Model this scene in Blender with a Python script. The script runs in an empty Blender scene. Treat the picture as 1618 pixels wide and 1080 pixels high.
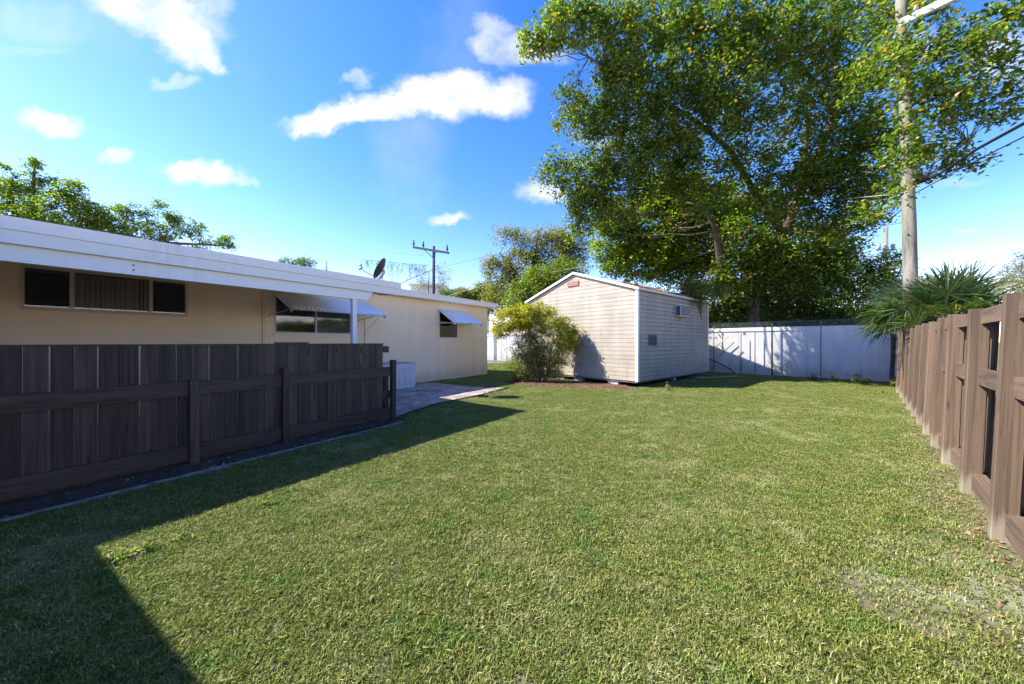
import bpy, bmesh, math, random
import numpy as np
from mathutils import Vector, Matrix

random.seed(7)
rng = np.random.default_rng(11)
sc = bpy.context.scene
col = sc.collection
F = 539.0            # focal length of the photograph in its own pixels (1618 wide)
EYE = 1.5

# ------------------------------------------------------------------ camera
cam = bpy.data.cameras.new('camera')
cam.sensor_width = 36.0
cam.lens = F / 1618.0 * 36.0
cam.clip_start = 0.05
cam.clip_end = 6000
camo = bpy.data.objects.new('camera', cam)
col.objects.link(camo)
camo.location = (0, 0, EYE)
camo.rotation_euler = (math.radians(90), 0, 0)
sc.camera = camo

# ------------------------------------------------------------------ light
PHI, ELEV = math.radians(88), math.radians(45)     # sun: PHI to the left of the view axis
SH = Vector((-math.sin(PHI), math.cos(PHI), 0))
SDIR = Vector((SH.x * math.cos(ELEV), SH.y * math.cos(ELEV), math.sin(ELEV)))
sun = bpy.data.lights.new('sun', 'SUN')
sun.energy = 2.5
sun.angle = math.radians(0.55)
sun.color = (1.0, 0.945, 0.86)
suno = bpy.data.objects.new('sun', sun)
col.objects.link(suno)
suno.rotation_euler = SDIR.to_track_quat('Z', 'Y').to_euler()
suno.location = (-20, 10, 30)

sc.view_settings.view_transform = 'Standard'
sc.view_settings.look = 'None'
sc.view_settings.gamma = 1
sc.view_settings.exposure = 2.35
sc.view_settings.use_curve_mapping = False
sc.render.engine = 'CYCLES'
sc.cycles.max_bounces = 8
sc.cycles.diffuse_bounces = 6
sc.cycles.transparent_max_bounces = 8
sc.cycles.use_denoising = True

world = bpy.data.worlds.new('World')
sc.world = world
world.use_nodes = True
NT = world.node_tree
NT.nodes.clear()


def N(nt, typ, **kw):
    n = nt.nodes.new(typ)
    for k, v in kw.items():
        setattr(n, k, v)
    return n


def L(nt, a, b):
    nt.links.new(a, b)


def mathn(nt, op, a, b=None, clamp=False):
    n = N(nt, 'ShaderNodeMath', operation=op)
    n.use_clamp = clamp
    for i, v in enumerate((a, b)):
        if v is None:
            continue
        if isinstance(v, (int, float)):
            n.inputs[i].default_value = v
        else:
            L(nt, v, n.inputs[i])
    return n.outputs[0]


def build_world():
    nt = NT
    out = N(nt, 'ShaderNodeOutputWorld')
    bg = N(nt, 'ShaderNodeBackground')
    bg.inputs['Strength'].default_value = 0.15
    sky = N(nt, 'ShaderNodeTexSky', sky_type='NISHITA')
    sky.sun_disc = False
    sky.sun_elevation = ELEV
    # rotation 0 = sun along +Y, positive turns towards +X
    sky.sun_rotation = -PHI
    sky.air_density = 1.0
    sky.dust_density = 0.25
    sky.ozone_density = 1.6
    hs = N(nt, 'ShaderNodeHueSaturation')
    hs.inputs['Saturation'].default_value = 1.35
    hs.inputs['Value'].default_value = 1.0
    L(nt, sky.outputs[0], hs.inputs['Color'])
    tc = N(nt, 'ShaderNodeTexCoord')
    sep = N(nt, 'ShaderNodeSeparateXYZ')
    L(nt, tc.outputs['Generated'], sep.inputs[0])
    x, y, z = sep.outputs
    ysafe = mathn(nt, 'MAXIMUM', y, 0.02)
    u = mathn(nt, 'DIVIDE', x, ysafe)
    v = mathn(nt, 'DIVIDE', z, ysafe)
    uv = N(nt, 'ShaderNodeCombineXYZ')
    L(nt, u, uv.inputs[0]); L(nt, v, uv.inputs[1])
    # gentle warp so that the clouds are ragged
    nz = N(nt, 'ShaderNodeTexNoise')
    nz.inputs['Scale'].default_value = 8.0
    nz.inputs['Detail'].default_value = 7.0
    nz.inputs['Roughness'].default_value = 0.62
    L(nt, uv.outputs[0], nz.inputs['Vector'])
    sub = N(nt, 'ShaderNodeVectorMath', operation='SUBTRACT')
    L(nt, nz.outputs['Color'], sub.inputs[0]); sub.inputs[1].default_value = (.5, .5, .5)
    wsc = N(nt, 'ShaderNodeVectorMath', operation='MULTIPLY')
    L(nt, sub.outputs[0], wsc.inputs[0]); wsc.inputs[1].default_value = (.16, .12, 0)
    add = N(nt, 'ShaderNodeVectorMath', operation='ADD')
    L(nt, uv.outputs[0], add.inputs[0]); L(nt, wsc.outputs[0], add.inputs[1])
    clouds = [  # centre x, y, radius x, radius y (photograph pixels), opacity, tilt
        (245, 18, 125, 44, .9, -.3), (300, 72, 62, 34, .9, -.55), (335, 98, 26, 14, .7, -.3), (70, 35, 95, 34, .22, -.1), (330, 14, 50, 14, .4, .1), (40, 80, 70, 10, .16, .1),
        (280, 128, 38, 12, .42, .1), (77, 190, 56, 21, .85, -.12), (180, 250, 38, 10, .85, .08), (322, 272, 68, 20, .92, -.1), (388, 285, 22, 8, .5, -.1), (290, 268, 30, 16, .6, 0),
        (520, 188, 82, 26, 1.1, .22), (600, 172, 72, 27, 1.1, .02), (700, 150, 72, 38, 1.25, .02), (780, 152, 70, 34, .95, -.05), (470, 208, 22, 10, .6, .5), (566, 128, 30, 12, .45, .1), (745, 128, 34, 18, .6, 0),
        (775, 40, 40, 20, .5, -.1), (810, 78, 80, 28, .75, -.1), (850, 88, 40, 18, .4, 0), (706, 343, 36, 12, .75, .05), (862, 305, 48, 18, .8, .05),
        (960, 215, 60, 20, .35, .0), (1590, 90, 60, 45, .55, .2), (1440, 70, 60, 30, .4, 0), (1525, 362, 24, 4, .35, .05), (1535, 402, 44, 5, .4, .03), (1510, 290, 60, 8, .2, .1)]
    total = None
    for cx, cy, rx, ry, op, tl in clouds:
        mp = N(nt, 'ShaderNodeMapping', vector_type='TEXTURE')
        mp.inputs['Location'].default_value = ((cx - 809) / F, (540.5 - cy) / F, 0)
        mp.inputs['Rotation'].default_value = (0, 0, math.atan(tl))
        mp.inputs['Scale'].default_value = (rx / F, ry / F, 1)
        L(nt, add.outputs[0], mp.inputs[0])
        ln = N(nt, 'ShaderNodeVectorMath', operation='LENGTH')
        L(nt, mp.outputs[0], ln.inputs[0])
        mr = N(nt, 'ShaderNodeMapRange', interpolation_type='SMOOTHSTEP')
        mr.inputs['From Min'].default_value = 1.22
        mr.inputs['From Max'].default_value = 0.5
        mr.inputs['To Max'].default_value = op
        L(nt, ln.outputs['Value'], mr.inputs['Value'])
        if total is None:
            total = mr.outputs[0]
        else:
            total = mathn(nt, 'MAXIMUM', mathn(nt, 'MULTIPLY', mathn(nt, 'ADD', total, mr.outputs[0]), .78), mathn(nt, 'MAXIMUM', total, mr.outputs[0]))
    # fine wisps inside
    nz2 = N(nt, 'ShaderNodeTexNoise')
    nz2.inputs['Scale'].default_value = 10.0
    nz2.inputs['Detail'].default_value = 9.0
    nz2.inputs['Roughness'].default_value = 0.6
    L(nt, add.outputs[0], nz2.inputs['Vector'])
    m2 = N(nt, 'ShaderNodeMapRange')
    m2.inputs['From Min'].default_value = .28; m2.inputs['From Max'].default_value = .62
    m2.inputs['To Min'].default_value = .4; m2.inputs['To Max'].default_value = 1.08
    L(nt, nz2.outputs[0], m2.inputs['Value'])
    mask = mathn(nt, 'MULTIPLY', total, m2.outputs[0])
    front = N(nt, 'ShaderNodeMapRange', interpolation_type='SMOOTHSTEP')
    front.inputs['From Min'].default_value = .05; front.inputs['From Max'].default_value = .2
    L(nt, y, front.inputs['Value'])
    mask = mathn(nt, 'MULTIPLY', mask, front.outputs[0])
    # thin random cirrus everywhere so that the rest of the sky goes on in the same way
    nz3 = N(nt, 'ShaderNodeTexNoise')
    nz3.inputs['Scale'].default_value = 2.2; nz3.inputs['Detail'].default_value = 8.0
    L(nt, tc.outputs['Generated'], nz3.inputs['Vector'])
    m3 = N(nt, 'ShaderNodeMapRange', interpolation_type='SMOOTHSTEP')
    m3.inputs['From Min'].default_value = .56; m3.inputs['From Max'].default_value = .85; m3.inputs['To Max'].default_value = .35
    L(nt, nz3.outputs[0], m3.inputs['Value'])
    mask = mathn(nt, 'MAXIMUM', mask, m3.outputs[0])
    mask = mathn(nt, 'MINIMUM', mask, .97)
    mx = N(nt, 'ShaderNodeMix', data_type='RGBA')
    L(nt, mask, mx.inputs['Factor'])
    tint = N(nt, 'ShaderNodeMix', data_type='RGBA', blend_type='MULTIPLY')
    tint.inputs['Factor'].default_value = 1.0
    L(nt, hs.outputs[0], tint.inputs['A']); tint.inputs['B'].default_value = (.56, .41, .455, 1)
    gm = N(nt, 'ShaderNodeGamma'); gm.inputs[1].default_value = 1.2
    L(nt, tint.outputs['Result'], gm.inputs[0]); L(nt, gm.outputs[0], mx.inputs['A'])
    mx.inputs['B'].default_value = (1.5, 1.52, 1.58, 1)
    L(nt, mx.outputs['Result'], bg.inputs['Color'])
    L(nt, bg.outputs[0], out.inputs[0])


build_world()


# ------------------------------------------------------------------ terrain
def gz(x, y):
    return 0.0


def at(px, py):
    """the point of the ground that the photograph shows at this pixel"""
    dx, dz = (px - 809) / F, -(py - 540.5) / F
    lo, hi = 0.5, 80.0
    for _ in range(60):
        m = (lo + hi) / 2
        if EYE + dz * m > gz(0, m):
            lo = m
        else:
            hi = m
    return Vector((dx * lo, lo, gz(0, lo)))


def P(px, py, y):
    return Vector(((px - 809) / F * y, y, EYE + (540.5 - py) / F * y))


DK = 1.28      # the wooded background stands this much farther than first paced out


def PT(px, py, y):
    return P(px, py, y * DK)


def along(o, d, px, py=None, off=0.0, nrm=None):
    """distance along the line o + t d (optionally pushed off along nrm) that shows at column px, and the height at row py"""
    k = (px - 809) / F
    ox, oy = o[0], o[1]
    if nrm is not None:
        ox += nrm[0] * off; oy += nrm[1] * off
    t = (k * oy - ox) / (d[0] - k * d[1])
    yy = oy + t * d[1]
    z = None if py is None else EYE + (540.5 - py) / F * yy
    return t, z


# ------------------------------------------------------------------ mesh helpers
class MB:
    def __init__(s):
        s.v, s.f = [], []

    def add(s, vs, fs):
        b = len(s.v)
        s.v += [tuple(p) for p in vs]
        s.f += [tuple(b + i for i in f) for f in fs]
        return s

    def box(s, x0, x1, y0, y1, z0, z1):
        return s.add([(x0, y0, z0), (x1, y0, z0), (x1, y1, z0), (x0, y1, z0), (x0, y0, z1), (x1, y0, z1), (x1, y1, z1), (x0, y1, z1)],
                     [(0, 3, 2, 1), (4, 5, 6, 7), (0, 1, 5, 4), (1, 2, 6, 5), (2, 3, 7, 6), (3, 0, 4, 7)])

    def hexa(s, b4, t4):
        return s.add(list(b4) + list(t4), [(0, 3, 2, 1), (4, 5, 6, 7), (0, 1, 5, 4), (1, 2, 6, 5), (2, 3, 7, 6), (3, 0, 4, 7)])

    def cbox(s, x0, x1, y0, y1, z0, z1, c=.004):
        """box with small chamfers along its four long (z) edges"""
        pts = [(x0 + c, y0), (x1 - c, y0), (x1, y0 + c), (x1, y1 - c), (x1 - c, y1), (x0 + c, y1), (x0, y1 - c), (x0, y0 + c)]
        b = [(x, y, z0) for x, y in pts]
        t = [(x, y, z1) for x, y in pts]
        return s.add(b + t, [tuple(range(7, -1, -1)), tuple(range(8, 16))] + [(i, (i + 1) % 8, 8 + (i + 1) % 8, 8 + i) for i in range(8)])

    def tube(s, pts, rad, n=6, caps=True):
        pts = [Vector(p) for p in pts]
        if isinstance(rad, (int, float)):
            rad = [rad] * len(pts)
        b = len(s.v)
        up = None
        for i, p in enumerate(pts):
            d = (pts[min(i + 1, len(pts) - 1)] - pts[max(i - 1, 0)]).normalized()
            if up is None:
                up = d.orthogonal().normalized()
            up = (up - d * up.dot(d))
            up = up.normalized() if up.length > 1e-5 else d.orthogonal().normalized()
            w = d.cross(up)
            for k in range(n):
                a = 2 * math.pi * k / n
                s.v.append(tuple(p + (up * math.cos(a) + w * math.sin(a)) * rad[i]))
        for i in range(len(pts) - 1):
            for k in range(n):
                s.f.append((b + i * n + k, b + i * n + (k + 1) % n, b + (i + 1) * n + (k + 1) % n, b + (i + 1) * n + k))
        if caps:
            s.f.append(tuple(b + k for k in range(n - 1, -1, -1)))
            e = b + (len(pts) - 1) * n
            s.f.append(tuple(e + k for k in range(n)))
        return s

    def mesh(s, name, mat=None, smooth=False):
        m = bpy.data.meshes.new(name)
        m.from_pydata(s.v, [], s.f)
        m.update()
        if mat:
            m.materials.append(mat)
        if smooth:
            m.polygons.foreach_set('use_smooth', [True] * len(m.polygons))
        return m

    def build(s, name, mat, parent=None, smooth=False, loc=None):
        return put(name, s.mesh(name, mat, smooth), parent, loc)


def put(name, mesh, parent=None, loc=None, rot=None, scale=None):
    o = bpy.data.objects.new(name, mesh)
    col.objects.link(o)
    if parent:
        o.parent = parent
    if loc is not None:
        o.location = loc
    if rot is not None:
        o.rotation_euler = rot
    if scale is not None:
        o.scale = scale
    return o


def thing(name, label, cat, loc=(0, 0, 0), rz=0.0, group=None):
    o = bpy.data.objects.new(name, None)
    o.empty_display_size = .2
    col.objects.link(o)
    o.location = loc
    o.rotation_euler = (0, 0, rz)
    return tag(o, label, cat, group)


def tag(o, label=None, cat=None, group=None, kind=None):
    if label: o['label'] = label
    if cat: o['category'] = cat
    if group: o['group'] = group
    if kind: o['kind'] = kind
    return o


def npmesh(name, verts, faces, mat):
    verts = np.asarray(verts, dtype=np.float32)
    faces = np.asarray(faces, dtype=np.int32)
    m = bpy.data.meshes.new(name)
    m.vertices.add(len(verts))
    m.vertices.foreach_set('co', verts.ravel())
    k = faces.shape[1]
    m.loops.add(faces.size)
    m.loops.foreach_set('vertex_index', faces.ravel())
    m.polygons.add(len(faces))
    m.polygons.foreach_set('loop_start', np.arange(0, faces.size, k, dtype=np.int32))
    m.polygons.foreach_set('loop_total', np.full(len(faces), k, dtype=np.int32))
    m.update(calc_edges=True)
    m.validate()
    m.materials.append(mat)
    return m


# ------------------------------------------------------------------ materials
def new_mat(name):
    m = bpy.data.materials.new(name)
    m.use_nodes = True
    nt = m.node_tree
    b = nt.nodes['Principled BSDF']
    return m, nt, b


def ramp(nt, fac, stops):
    r = N(nt, 'ShaderNodeValToRGB')
    els = r.color_ramp.elements
    while len(els) < len(stops):
        els.new(.5)
    for e, (p, c) in zip(els, stops):
        e.position = p
        e.color = (*c, 1)
    L(nt, fac, r.inputs[0])
    return r.outputs[0]


def noise(nt, vec, scale, detail=4, rough=.55, out=0):
    n = N(nt, 'ShaderNodeTexNoise')
    n.inputs['Scale'].default_value = scale
    n.inputs['Detail'].default_value = detail
    n.inputs['Roughness'].default_value = rough
    if vec is not None:
        L(nt, vec, n.inputs['Vector'])
    return n.outputs[out]


def mapped(nt, src, scale, rand=False):
    mp = N(nt, 'ShaderNodeMapping')
    mp.inputs['Scale'].default_value = scale
    L(nt, src, mp.inputs[0])
    if rand:
        oi = N(nt, 'ShaderNodeObjectInfo')
        k = mathn(nt, 'MULTIPLY', oi.outputs['Random'], 57.0)
        L(nt, k, mp.inputs['Location'])
    return mp.outputs[0]


def bump(nt, b, h, strength=.3, dist=.01):
    bn = N(nt, 'ShaderNodeBump')
    bn.inputs['Strength'].default_value = strength
    bn.inputs['Distance'].default_value = dist
    L(nt, h, bn.inputs['Height'])
    L(nt, bn.outputs[0], b.inputs['Normal'])


def mixc(nt, f, a, b_, blend='MIX'):
    m = N(nt, 'ShaderNodeMix', data_type='RGBA', blend_type=blend)
    for sock, v in (('Factor', f), ('A', a), ('B', b_)):
        if isinstance(v, (int, float)):
            m.inputs[sock].default_value = v
        elif isinstance(v, tuple):
            m.inputs[sock].default_value = (*v, 1)
        else:
            L(nt, v, m.inputs[sock])
    return m.outputs['Result']


def simple(name, c, rough=.6, var=.12, scale=3.0, bmp=0.0, bscale=60.0, metal=0.0, spec=.4, rand=0.0):
    m, nt, b = new_mat(name)
    tc = N(nt, 'ShaderNodeTexCoord')
    n = noise(nt, tc.outputs['Object'], scale, 5, .6)
    lo = tuple(x * (1 - var) for x in c); hi = tuple(min(1, x * (1 + var)) for x in c)
    cc = ramp(nt, n, [(.3, lo), (.7, hi)])
    if rand:
        oi = N(nt, 'ShaderNodeObjectInfo')
        v = mathn(nt, 'ADD', mathn(nt, 'MULTIPLY', oi.outputs['Random'], 2 * rand), 1 - rand)
        cc = mixc(nt, 1.0, cc, v, 'MULTIPLY')
    L(nt, cc, b.inputs['Base Color'])
    b.inputs['Roughness'].default_value = rough
    b.inputs['Metallic'].default_value = metal
    b.inputs['Specular IOR Level'].default_value = spec
    if bmp:
        bump(nt, b, noise(nt, tc.outputs['Object'], bscale, 4), bmp, .004)
    return m


def wood(name, c, dark, axis='z', rough=.75, rand=.22, foot=None):
    m, nt, b = new_mat(name)
    tc = N(nt, 'ShaderNodeTexCoord')
    s = {'z': (38, 38, 1.6), 'x': (1.6, 38, 38)}[axis]
    v = mapped(nt, tc.outputs['Object'], s, True)
    g = noise(nt, v, 1.0, 6, .65)
    v2 = mapped(nt, tc.outputs['Object'], {'z': (9, 9, .7), 'x': (.7, 9, 9)}[axis], True)
    g2 = noise(nt, v2, 1.0, 3, .5)
    cc = ramp(nt, g, [(.32, dark), (.5, c), (.75, tuple(x * 1.25 for x in c))])
    cc = mixc(nt, 1.0, cc, ramp(nt, g2, [(.3, (.72, .72, .72)), (.7, (1.15, 1.13, 1.1))]), 'MULTIPLY')
    # knots
    vk = N(nt, 'ShaderNodeTexVoronoi')
    vk.inputs['Scale'].default_value = 1.0
    L(nt, mapped(nt, tc.outputs['Object'], {'z': (7, 7, 2.6), 'x': (2.6, 7, 7)}[axis], True), vk.inputs['Vector'])
    kn = N(nt, 'ShaderNodeMapRange')
    kn.inputs['From Min'].default_value = .04; kn.inputs['From Max'].default_value = .12
    L(nt, vk.outputs['Distance'], kn.inputs['Value'])
    cc = mixc(nt, kn.outputs[0], tuple(x * .6 for x in dark), cc)
    # long drying cracks
    vc = mapped(nt, tc.outputs['Object'], {'z': (26, 26, .9), 'x': (.9, 26, 26)}[axis], True)
    cr = noise(nt, vc, 1.0, 2, .5)
    crm = ramp(nt, cr, [(.485, (1, 1, 1)), (.5, (.35, .33, .32)), (.515, (1, 1, 1))])
    cc = mixc(nt, .55, cc, mixc(nt, 1.0, cc, crm, 'MULTIPLY'))
    if foot:
        geo = N(nt, 'ShaderNodeNewGeometry')
        sp = N(nt, 'ShaderNodeSeparateXYZ')
        L(nt, geo.outputs['Position'], sp.inputs[0])
        fm = N(nt, 'ShaderNodeMapRange', interpolation_type='SMOOTHSTEP')
        fm.inputs['From Min'].default_value = .34; fm.inputs['From Max'].default_value = .06
        fn = mathn(nt, 'ADD', sp.outputs[2], mathn(nt, 'MULTIPLY', noise(nt, mapped(nt, tc.outputs['Object'], (40, 40, 6)), 1.0, 4), .3))
        fm.inputs['From Min'].default_value = .40; fm.inputs['From Max'].default_value = .2
        L(nt, fn, fm.inputs['Value'])
        cc = mixc(nt, mathn(nt, 'MULTIPLY', fm.outputs[0], .75), cc, foot)
    oi = N(nt, 'ShaderNodeObjectInfo')
    vv = mathn(nt, 'ADD', mathn(nt, 'MULTIPLY', oi.outputs['Random'], 2 * rand), 1 - rand)
    cc = mixc(nt, 1.0, cc, vv, 'MULTIPLY')
    L(nt, cc, b.inputs['Base Color'])
    b.inputs['Roughness'].default_value = rough
    b.inputs['Specular IOR Level'].default_value = .3
    bump(nt, b, g, .45, .004)
    return m


def leaf(name, stops, trans=.35, rough=.42, spec=.4):
    m, nt, b = new_mat(name)
    geo = N(nt, 'ShaderNodeNewGeometry')
    c = ramp(nt, geo.outputs['Random Per Island'], stops)
    big = noise(nt, geo.outputs['Position'], .9, 3, .6)
    c = mixc(nt, 1.0, c, ramp(nt, big, [(.32, (.7, .76, .7)), (.68, (1.3, 1.22, 1.05))]), 'MULTIPLY')
    L(nt, c, b.inputs['Base Color'])
    b.inputs['Roughness'].default_value = rough
    b.inputs['Specular IOR Level'].default_value = spec
    tr = N(nt, 'ShaderNodeBsdfTranslucent')
    tcol = mixc(nt, 1.0, c, (1.9, 2.1, .7), 'MULTIPLY')
    L(nt, tcol, tr.inputs[0])
    ms = N(nt, 'ShaderNodeMixShader')
    ms.inputs[0].default_value = trans
    L(nt, b.outputs[0], ms.inputs[1]); L(nt, tr.outputs[0], ms.inputs[2])
    L(nt, ms.outputs[0], nt.nodes['Material Output'].inputs[0])
    return m


def grass_mat():
    m, nt, b = new_mat('grass_blades')
    geo = N(nt, 'ShaderNodeNewGeometry')
    pos = geo.outputs['Position']
    r = geo.outputs['Random Per Island']
    base = ramp(nt, r, [(0, (.056, .092, .015)), (.4, (.125, .162, .028)), (.75, (.205, .232, .052)), (.92, (.29, .265, .12)), (1, (.40, .34, .19))])
    dry = ramp(nt, r, [(0, (.16, .185, .06)), (.5, (.27, .28, .13)), (1, (.44, .40, .25))])
    lush = ramp(nt, r, [(0, (.045, .11, .016)), (.6, (.085, .19, .03)), (1, (.15, .25, .06))])
    n1 = noise(nt, pos, .75, 4, .6)
    n2 = noise(nt, pos, 2.6, 4, .6)
    fd = N(nt, 'ShaderNodeMapRange', interpolation_type='SMOOTHSTEP')
    fd.inputs['From Min'].default_value = .48; fd.inputs['From Max'].default_value = .66
    L(nt, mathn(nt, 'ADD', mathn(nt, 'MULTIPLY', n1, .5), mathn(nt, 'MULTIPLY', n2, .5)), fd.inputs['Value'])
    fl = N(nt, 'ShaderNodeMapRange', interpolation_type='SMOOTHSTEP')
    fl.inputs['From Min'].default_value = .47; fl.inputs['From Max'].default_value = .33
    L(nt, n2, fl.inputs['Value'])
    c = mixc(nt, mathn(nt, 'MULTIPLY', fd.outputs[0], .7), base, dry)
    c = mixc(nt, mathn(nt, 'MULTIPLY', fl.outputs[0], .55), c, lush)
    n9 = noise(nt, pos, 6.0, 4, .75)
    c = mixc(nt, 1.0, c, ramp(nt, n9, [(.3, (.90, .92, .86)), (.55, (1.24, 1.22, 1.16)), (.75, (1.5, 1.4, 1.28))]), 'MULTIPLY')
    L(nt, c, b.inputs['Base Color'])
    b.inputs['Roughness'].default_value = .5
    b.inputs['Specular IOR Level'].default_value = .25
    tr = N(nt, 'ShaderNodeBsdfTranslucent')
    L(nt, mixc(nt, 1.0, c, (1.3, 1.5, .6), 'MULTIPLY'), tr.inputs[0])
    ms = N(nt, 'ShaderNodeMixShader'); ms.inputs[0].default_value = .25
    L(nt, b.outputs[0], ms.inputs[1]); L(nt, tr.outputs[0], ms.inputs[2])
    L(nt, ms.outputs[0], nt.nodes['Material Output'].inputs[0])
    return m


def ground_mat():
    m, nt, b = new_mat('lawn_soil')
    geo = N(nt, 'ShaderNodeNewGeometry')
    pos = geo.outputs['Position']
    n1 = noise(nt, pos, .75, 4, .6)
    n3 = noise(nt, pos, 60, 5, .7)
    c = ramp(nt, n3, [(.3, (.07, .065, .035)), (.5, (.14, .13, .075)), (.7, (.25, .22, .15))])
    c2 = ramp(nt, n3, [(.3, (.13, .14, .08)), (.7, (.33, .32, .23))])
    fd = N(nt, 'ShaderNodeMapRange', interpolation_type='SMOOTHSTEP')
    fd.inputs['From Min'].default_value = .5; fd.inputs['From Max'].default_value = .66
    L(nt, n1, fd.inputs['Value'])
    c = mixc(nt, fd.outputs[0], c, c2)
    L(nt, c, b.inputs['Base Color'])
    b.inputs['Roughness'].default_value = .95
    b.inputs['Specular IOR Level'].default_value = .1
    bump(nt, b, n3, .6, .02)
    return m


def stucco_mat():
    m, nt, b = new_mat('cream_stucco')
    tc = N(nt, 'ShaderNodeTexCoord')
    n1 = noise(nt, tc.outputs['Object'], .6, 4, .6)
    n2 = noise(nt, mapped(nt, tc.outputs['Object'], (3, 3, .35)), 1.0, 4, .6)
    c = ramp(nt, n1, [(.3, (.86, .685, .48)), (.7, (.91, .74, .53))])
    c = mixc(nt, 1.0, c, ramp(nt, n2, [(.3, (.93, .93, .93)), (.7, (1.03, 1.02, 1.0))]), 'MULTIPLY')
    # splash-back dirt just above the ground
    sp = N(nt, 'ShaderNodeSeparateXYZ'); L(nt, tc.outputs['Object'], sp.inputs[0])
    mr = N(nt, 'ShaderNodeMapRange', interpolation_type='SMOOTHSTEP')
    mr.inputs['From Min'].default_value = .75; mr.inputs['From Max'].default_value = .25
    L(nt, mathn(nt, 'ADD', sp.outputs[2], mathn(nt, 'MULTIPLY', n2, .35)), mr.inputs['Value'])
    c = mixc(nt, mathn(nt, 'MULTIPLY', mr.outputs[0], .5), c, (.42, .36, .27))
    L(nt, c, b.inputs['Base Color'])
    b.inputs['Roughness'].default_value = .85
    b.inputs['Specular IOR Level'].default_value = .2
    bump(nt, b, noise(nt, tc.outputs['Object'], 70, 4), .25, .006)
    return m


def wall_white_mat():
    m, nt, b = new_mat('white_wall_paint')
    tc = N(nt, 'ShaderNodeTexCoord')
    geo = N(nt, 'ShaderNodeNewGeometry')
    n1 = noise(nt, geo.outputs['Position'], 1.2, 5, .65)
    n2 = noise(nt, mapped(nt, geo.outputs['Position'], (5, 5, .6)), 1.0, 4, .6)
    c = ramp(nt, n1, [(.3, (.78, .77, .75)), (.7, (.85, .84, .81))])
    c = mixc(nt, 1.0, c, ramp(nt, n2, [(.3, (.86, .86, .86)), (.6, (1.0, 1.0, 1.0))]), 'MULTIPLY')
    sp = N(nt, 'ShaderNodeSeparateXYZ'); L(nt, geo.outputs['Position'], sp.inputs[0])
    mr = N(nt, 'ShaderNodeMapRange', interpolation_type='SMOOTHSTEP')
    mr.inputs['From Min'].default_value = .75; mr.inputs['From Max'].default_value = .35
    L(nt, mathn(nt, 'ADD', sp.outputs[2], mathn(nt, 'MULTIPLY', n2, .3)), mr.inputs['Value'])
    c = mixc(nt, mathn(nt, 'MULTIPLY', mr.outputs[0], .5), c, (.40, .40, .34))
    L(nt, c, b.inputs['Base Color'])
    b.inputs['Roughness'].default_value = .7
    return m


def siding_mat():
    m, nt, b = new_mat('beige_siding')
    geo = N(nt, 'ShaderNodeNewGeometry')
    pos = geo.outputs['Position']
    n1 = noise(nt, mapped(nt, pos, (1.4, 1.4, 4)), 1.0, 5, .6)
    n2 = noise(nt, mapped(nt, pos, (4, 4, .5)), 1.0, 4, .6)
    c = ramp(nt, n1, [(.3, (.33, .29, .225)), (.7, (.40, .355, .28))])
    c = mixc(nt, 1.0, c, ramp(nt, n2, [(.28, (.8, .79, .77)), (.6, (1.0, 1.0, 1.0))]), 'MULTIPLY')
    oi = N(nt, 'ShaderNodeObjectInfo')
    c = mixc(nt, 1.0, c, mathn(nt, 'ADD', mathn(nt, 'MULTIPLY', oi.outputs['Random'], .08), .96), 'MULTIPLY')
    L(nt, c, b.inputs['Base Color'])
    b.inputs['Roughness'].default_value = .5
    b.inputs['Specular IOR Level'].default_value = .35
    bump(nt, b, noise(nt, mapped(nt, pos, (20, 20, 90)), 1.0, 3), .12, .003)
    return m


def glass_mat(name='window_glass', tint=.55):
    m, nt, b = new_mat(name)
    nt.nodes.remove(b)
    tr = N(nt, 'ShaderNodeBsdfTransparent'); tr.inputs[0].default_value = (tint, tint, tint, 1)
    gl = N(nt, 'ShaderNodeBsdfGlossy'); gl.inputs['Roughness'].default_value = .015
    gl.inputs[0].default_value = (1, 1, 1, 1)
    fr = N(nt, 'ShaderNodeFresnel'); fr.inputs[0].default_value = 1.5
    ms = N(nt, 'ShaderNodeMixShader')
    L(nt, fr.outputs[0], ms.inputs[0]); L(nt, tr.outputs[0], ms.inputs[1]); L(nt, gl.outputs[0], ms.inputs[2])
    L(nt, ms.outputs[0], nt.nodes['Material Output'].inputs[0])
    return m


def paver_mat():
    m, nt, b = new_mat('paver_brick')
    geo = N(nt, 'ShaderNodeNewGeometry')
    pos = geo.outputs['Position']
    oi = N(nt, 'ShaderNodeObjectInfo')
    c = ramp(nt, oi.outputs['Random'], [(0, (.30, .235, .21)), (.5, (.40, .33, .30)), (1, (.46, .40, .37))])
    n = noise(nt, pos, 1.6, 4, .6)
    c = mixc(nt, 1.0, c, ramp(nt, n, [(.35, (.62, .6, .6)), (.65, (1.1, 1.08, 1.05))]), 'MULTIPLY')
    c = mixc(nt, 1.0, c, ramp(nt, noise(nt, pos, 45, 4, .7), [(.3, (.8, .8, .8)), (.7, (1.12, 1.12, 1.12))]), 'MULTIPLY')
    L(nt, c, b.inputs['Base Color'])
    b.inputs['Roughness'].default_value = .85
    return m


def bark_mat(name, a, c, scale=(7, 7, 2.2)):
    m, nt, b = new_mat(name)
    geo = N(nt, 'ShaderNodeNewGeometry')
    n = noise(nt, mapped(nt, geo.outputs['Position'], scale), 1.0, 6, .65)
    L(nt, ramp(nt, n, [(.3, a), (.65, c)]), b.inputs['Base Color'])
    b.inputs['Roughness'].default_value = .9
    bump(nt, b, n, .6, .03)
    return m


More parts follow.
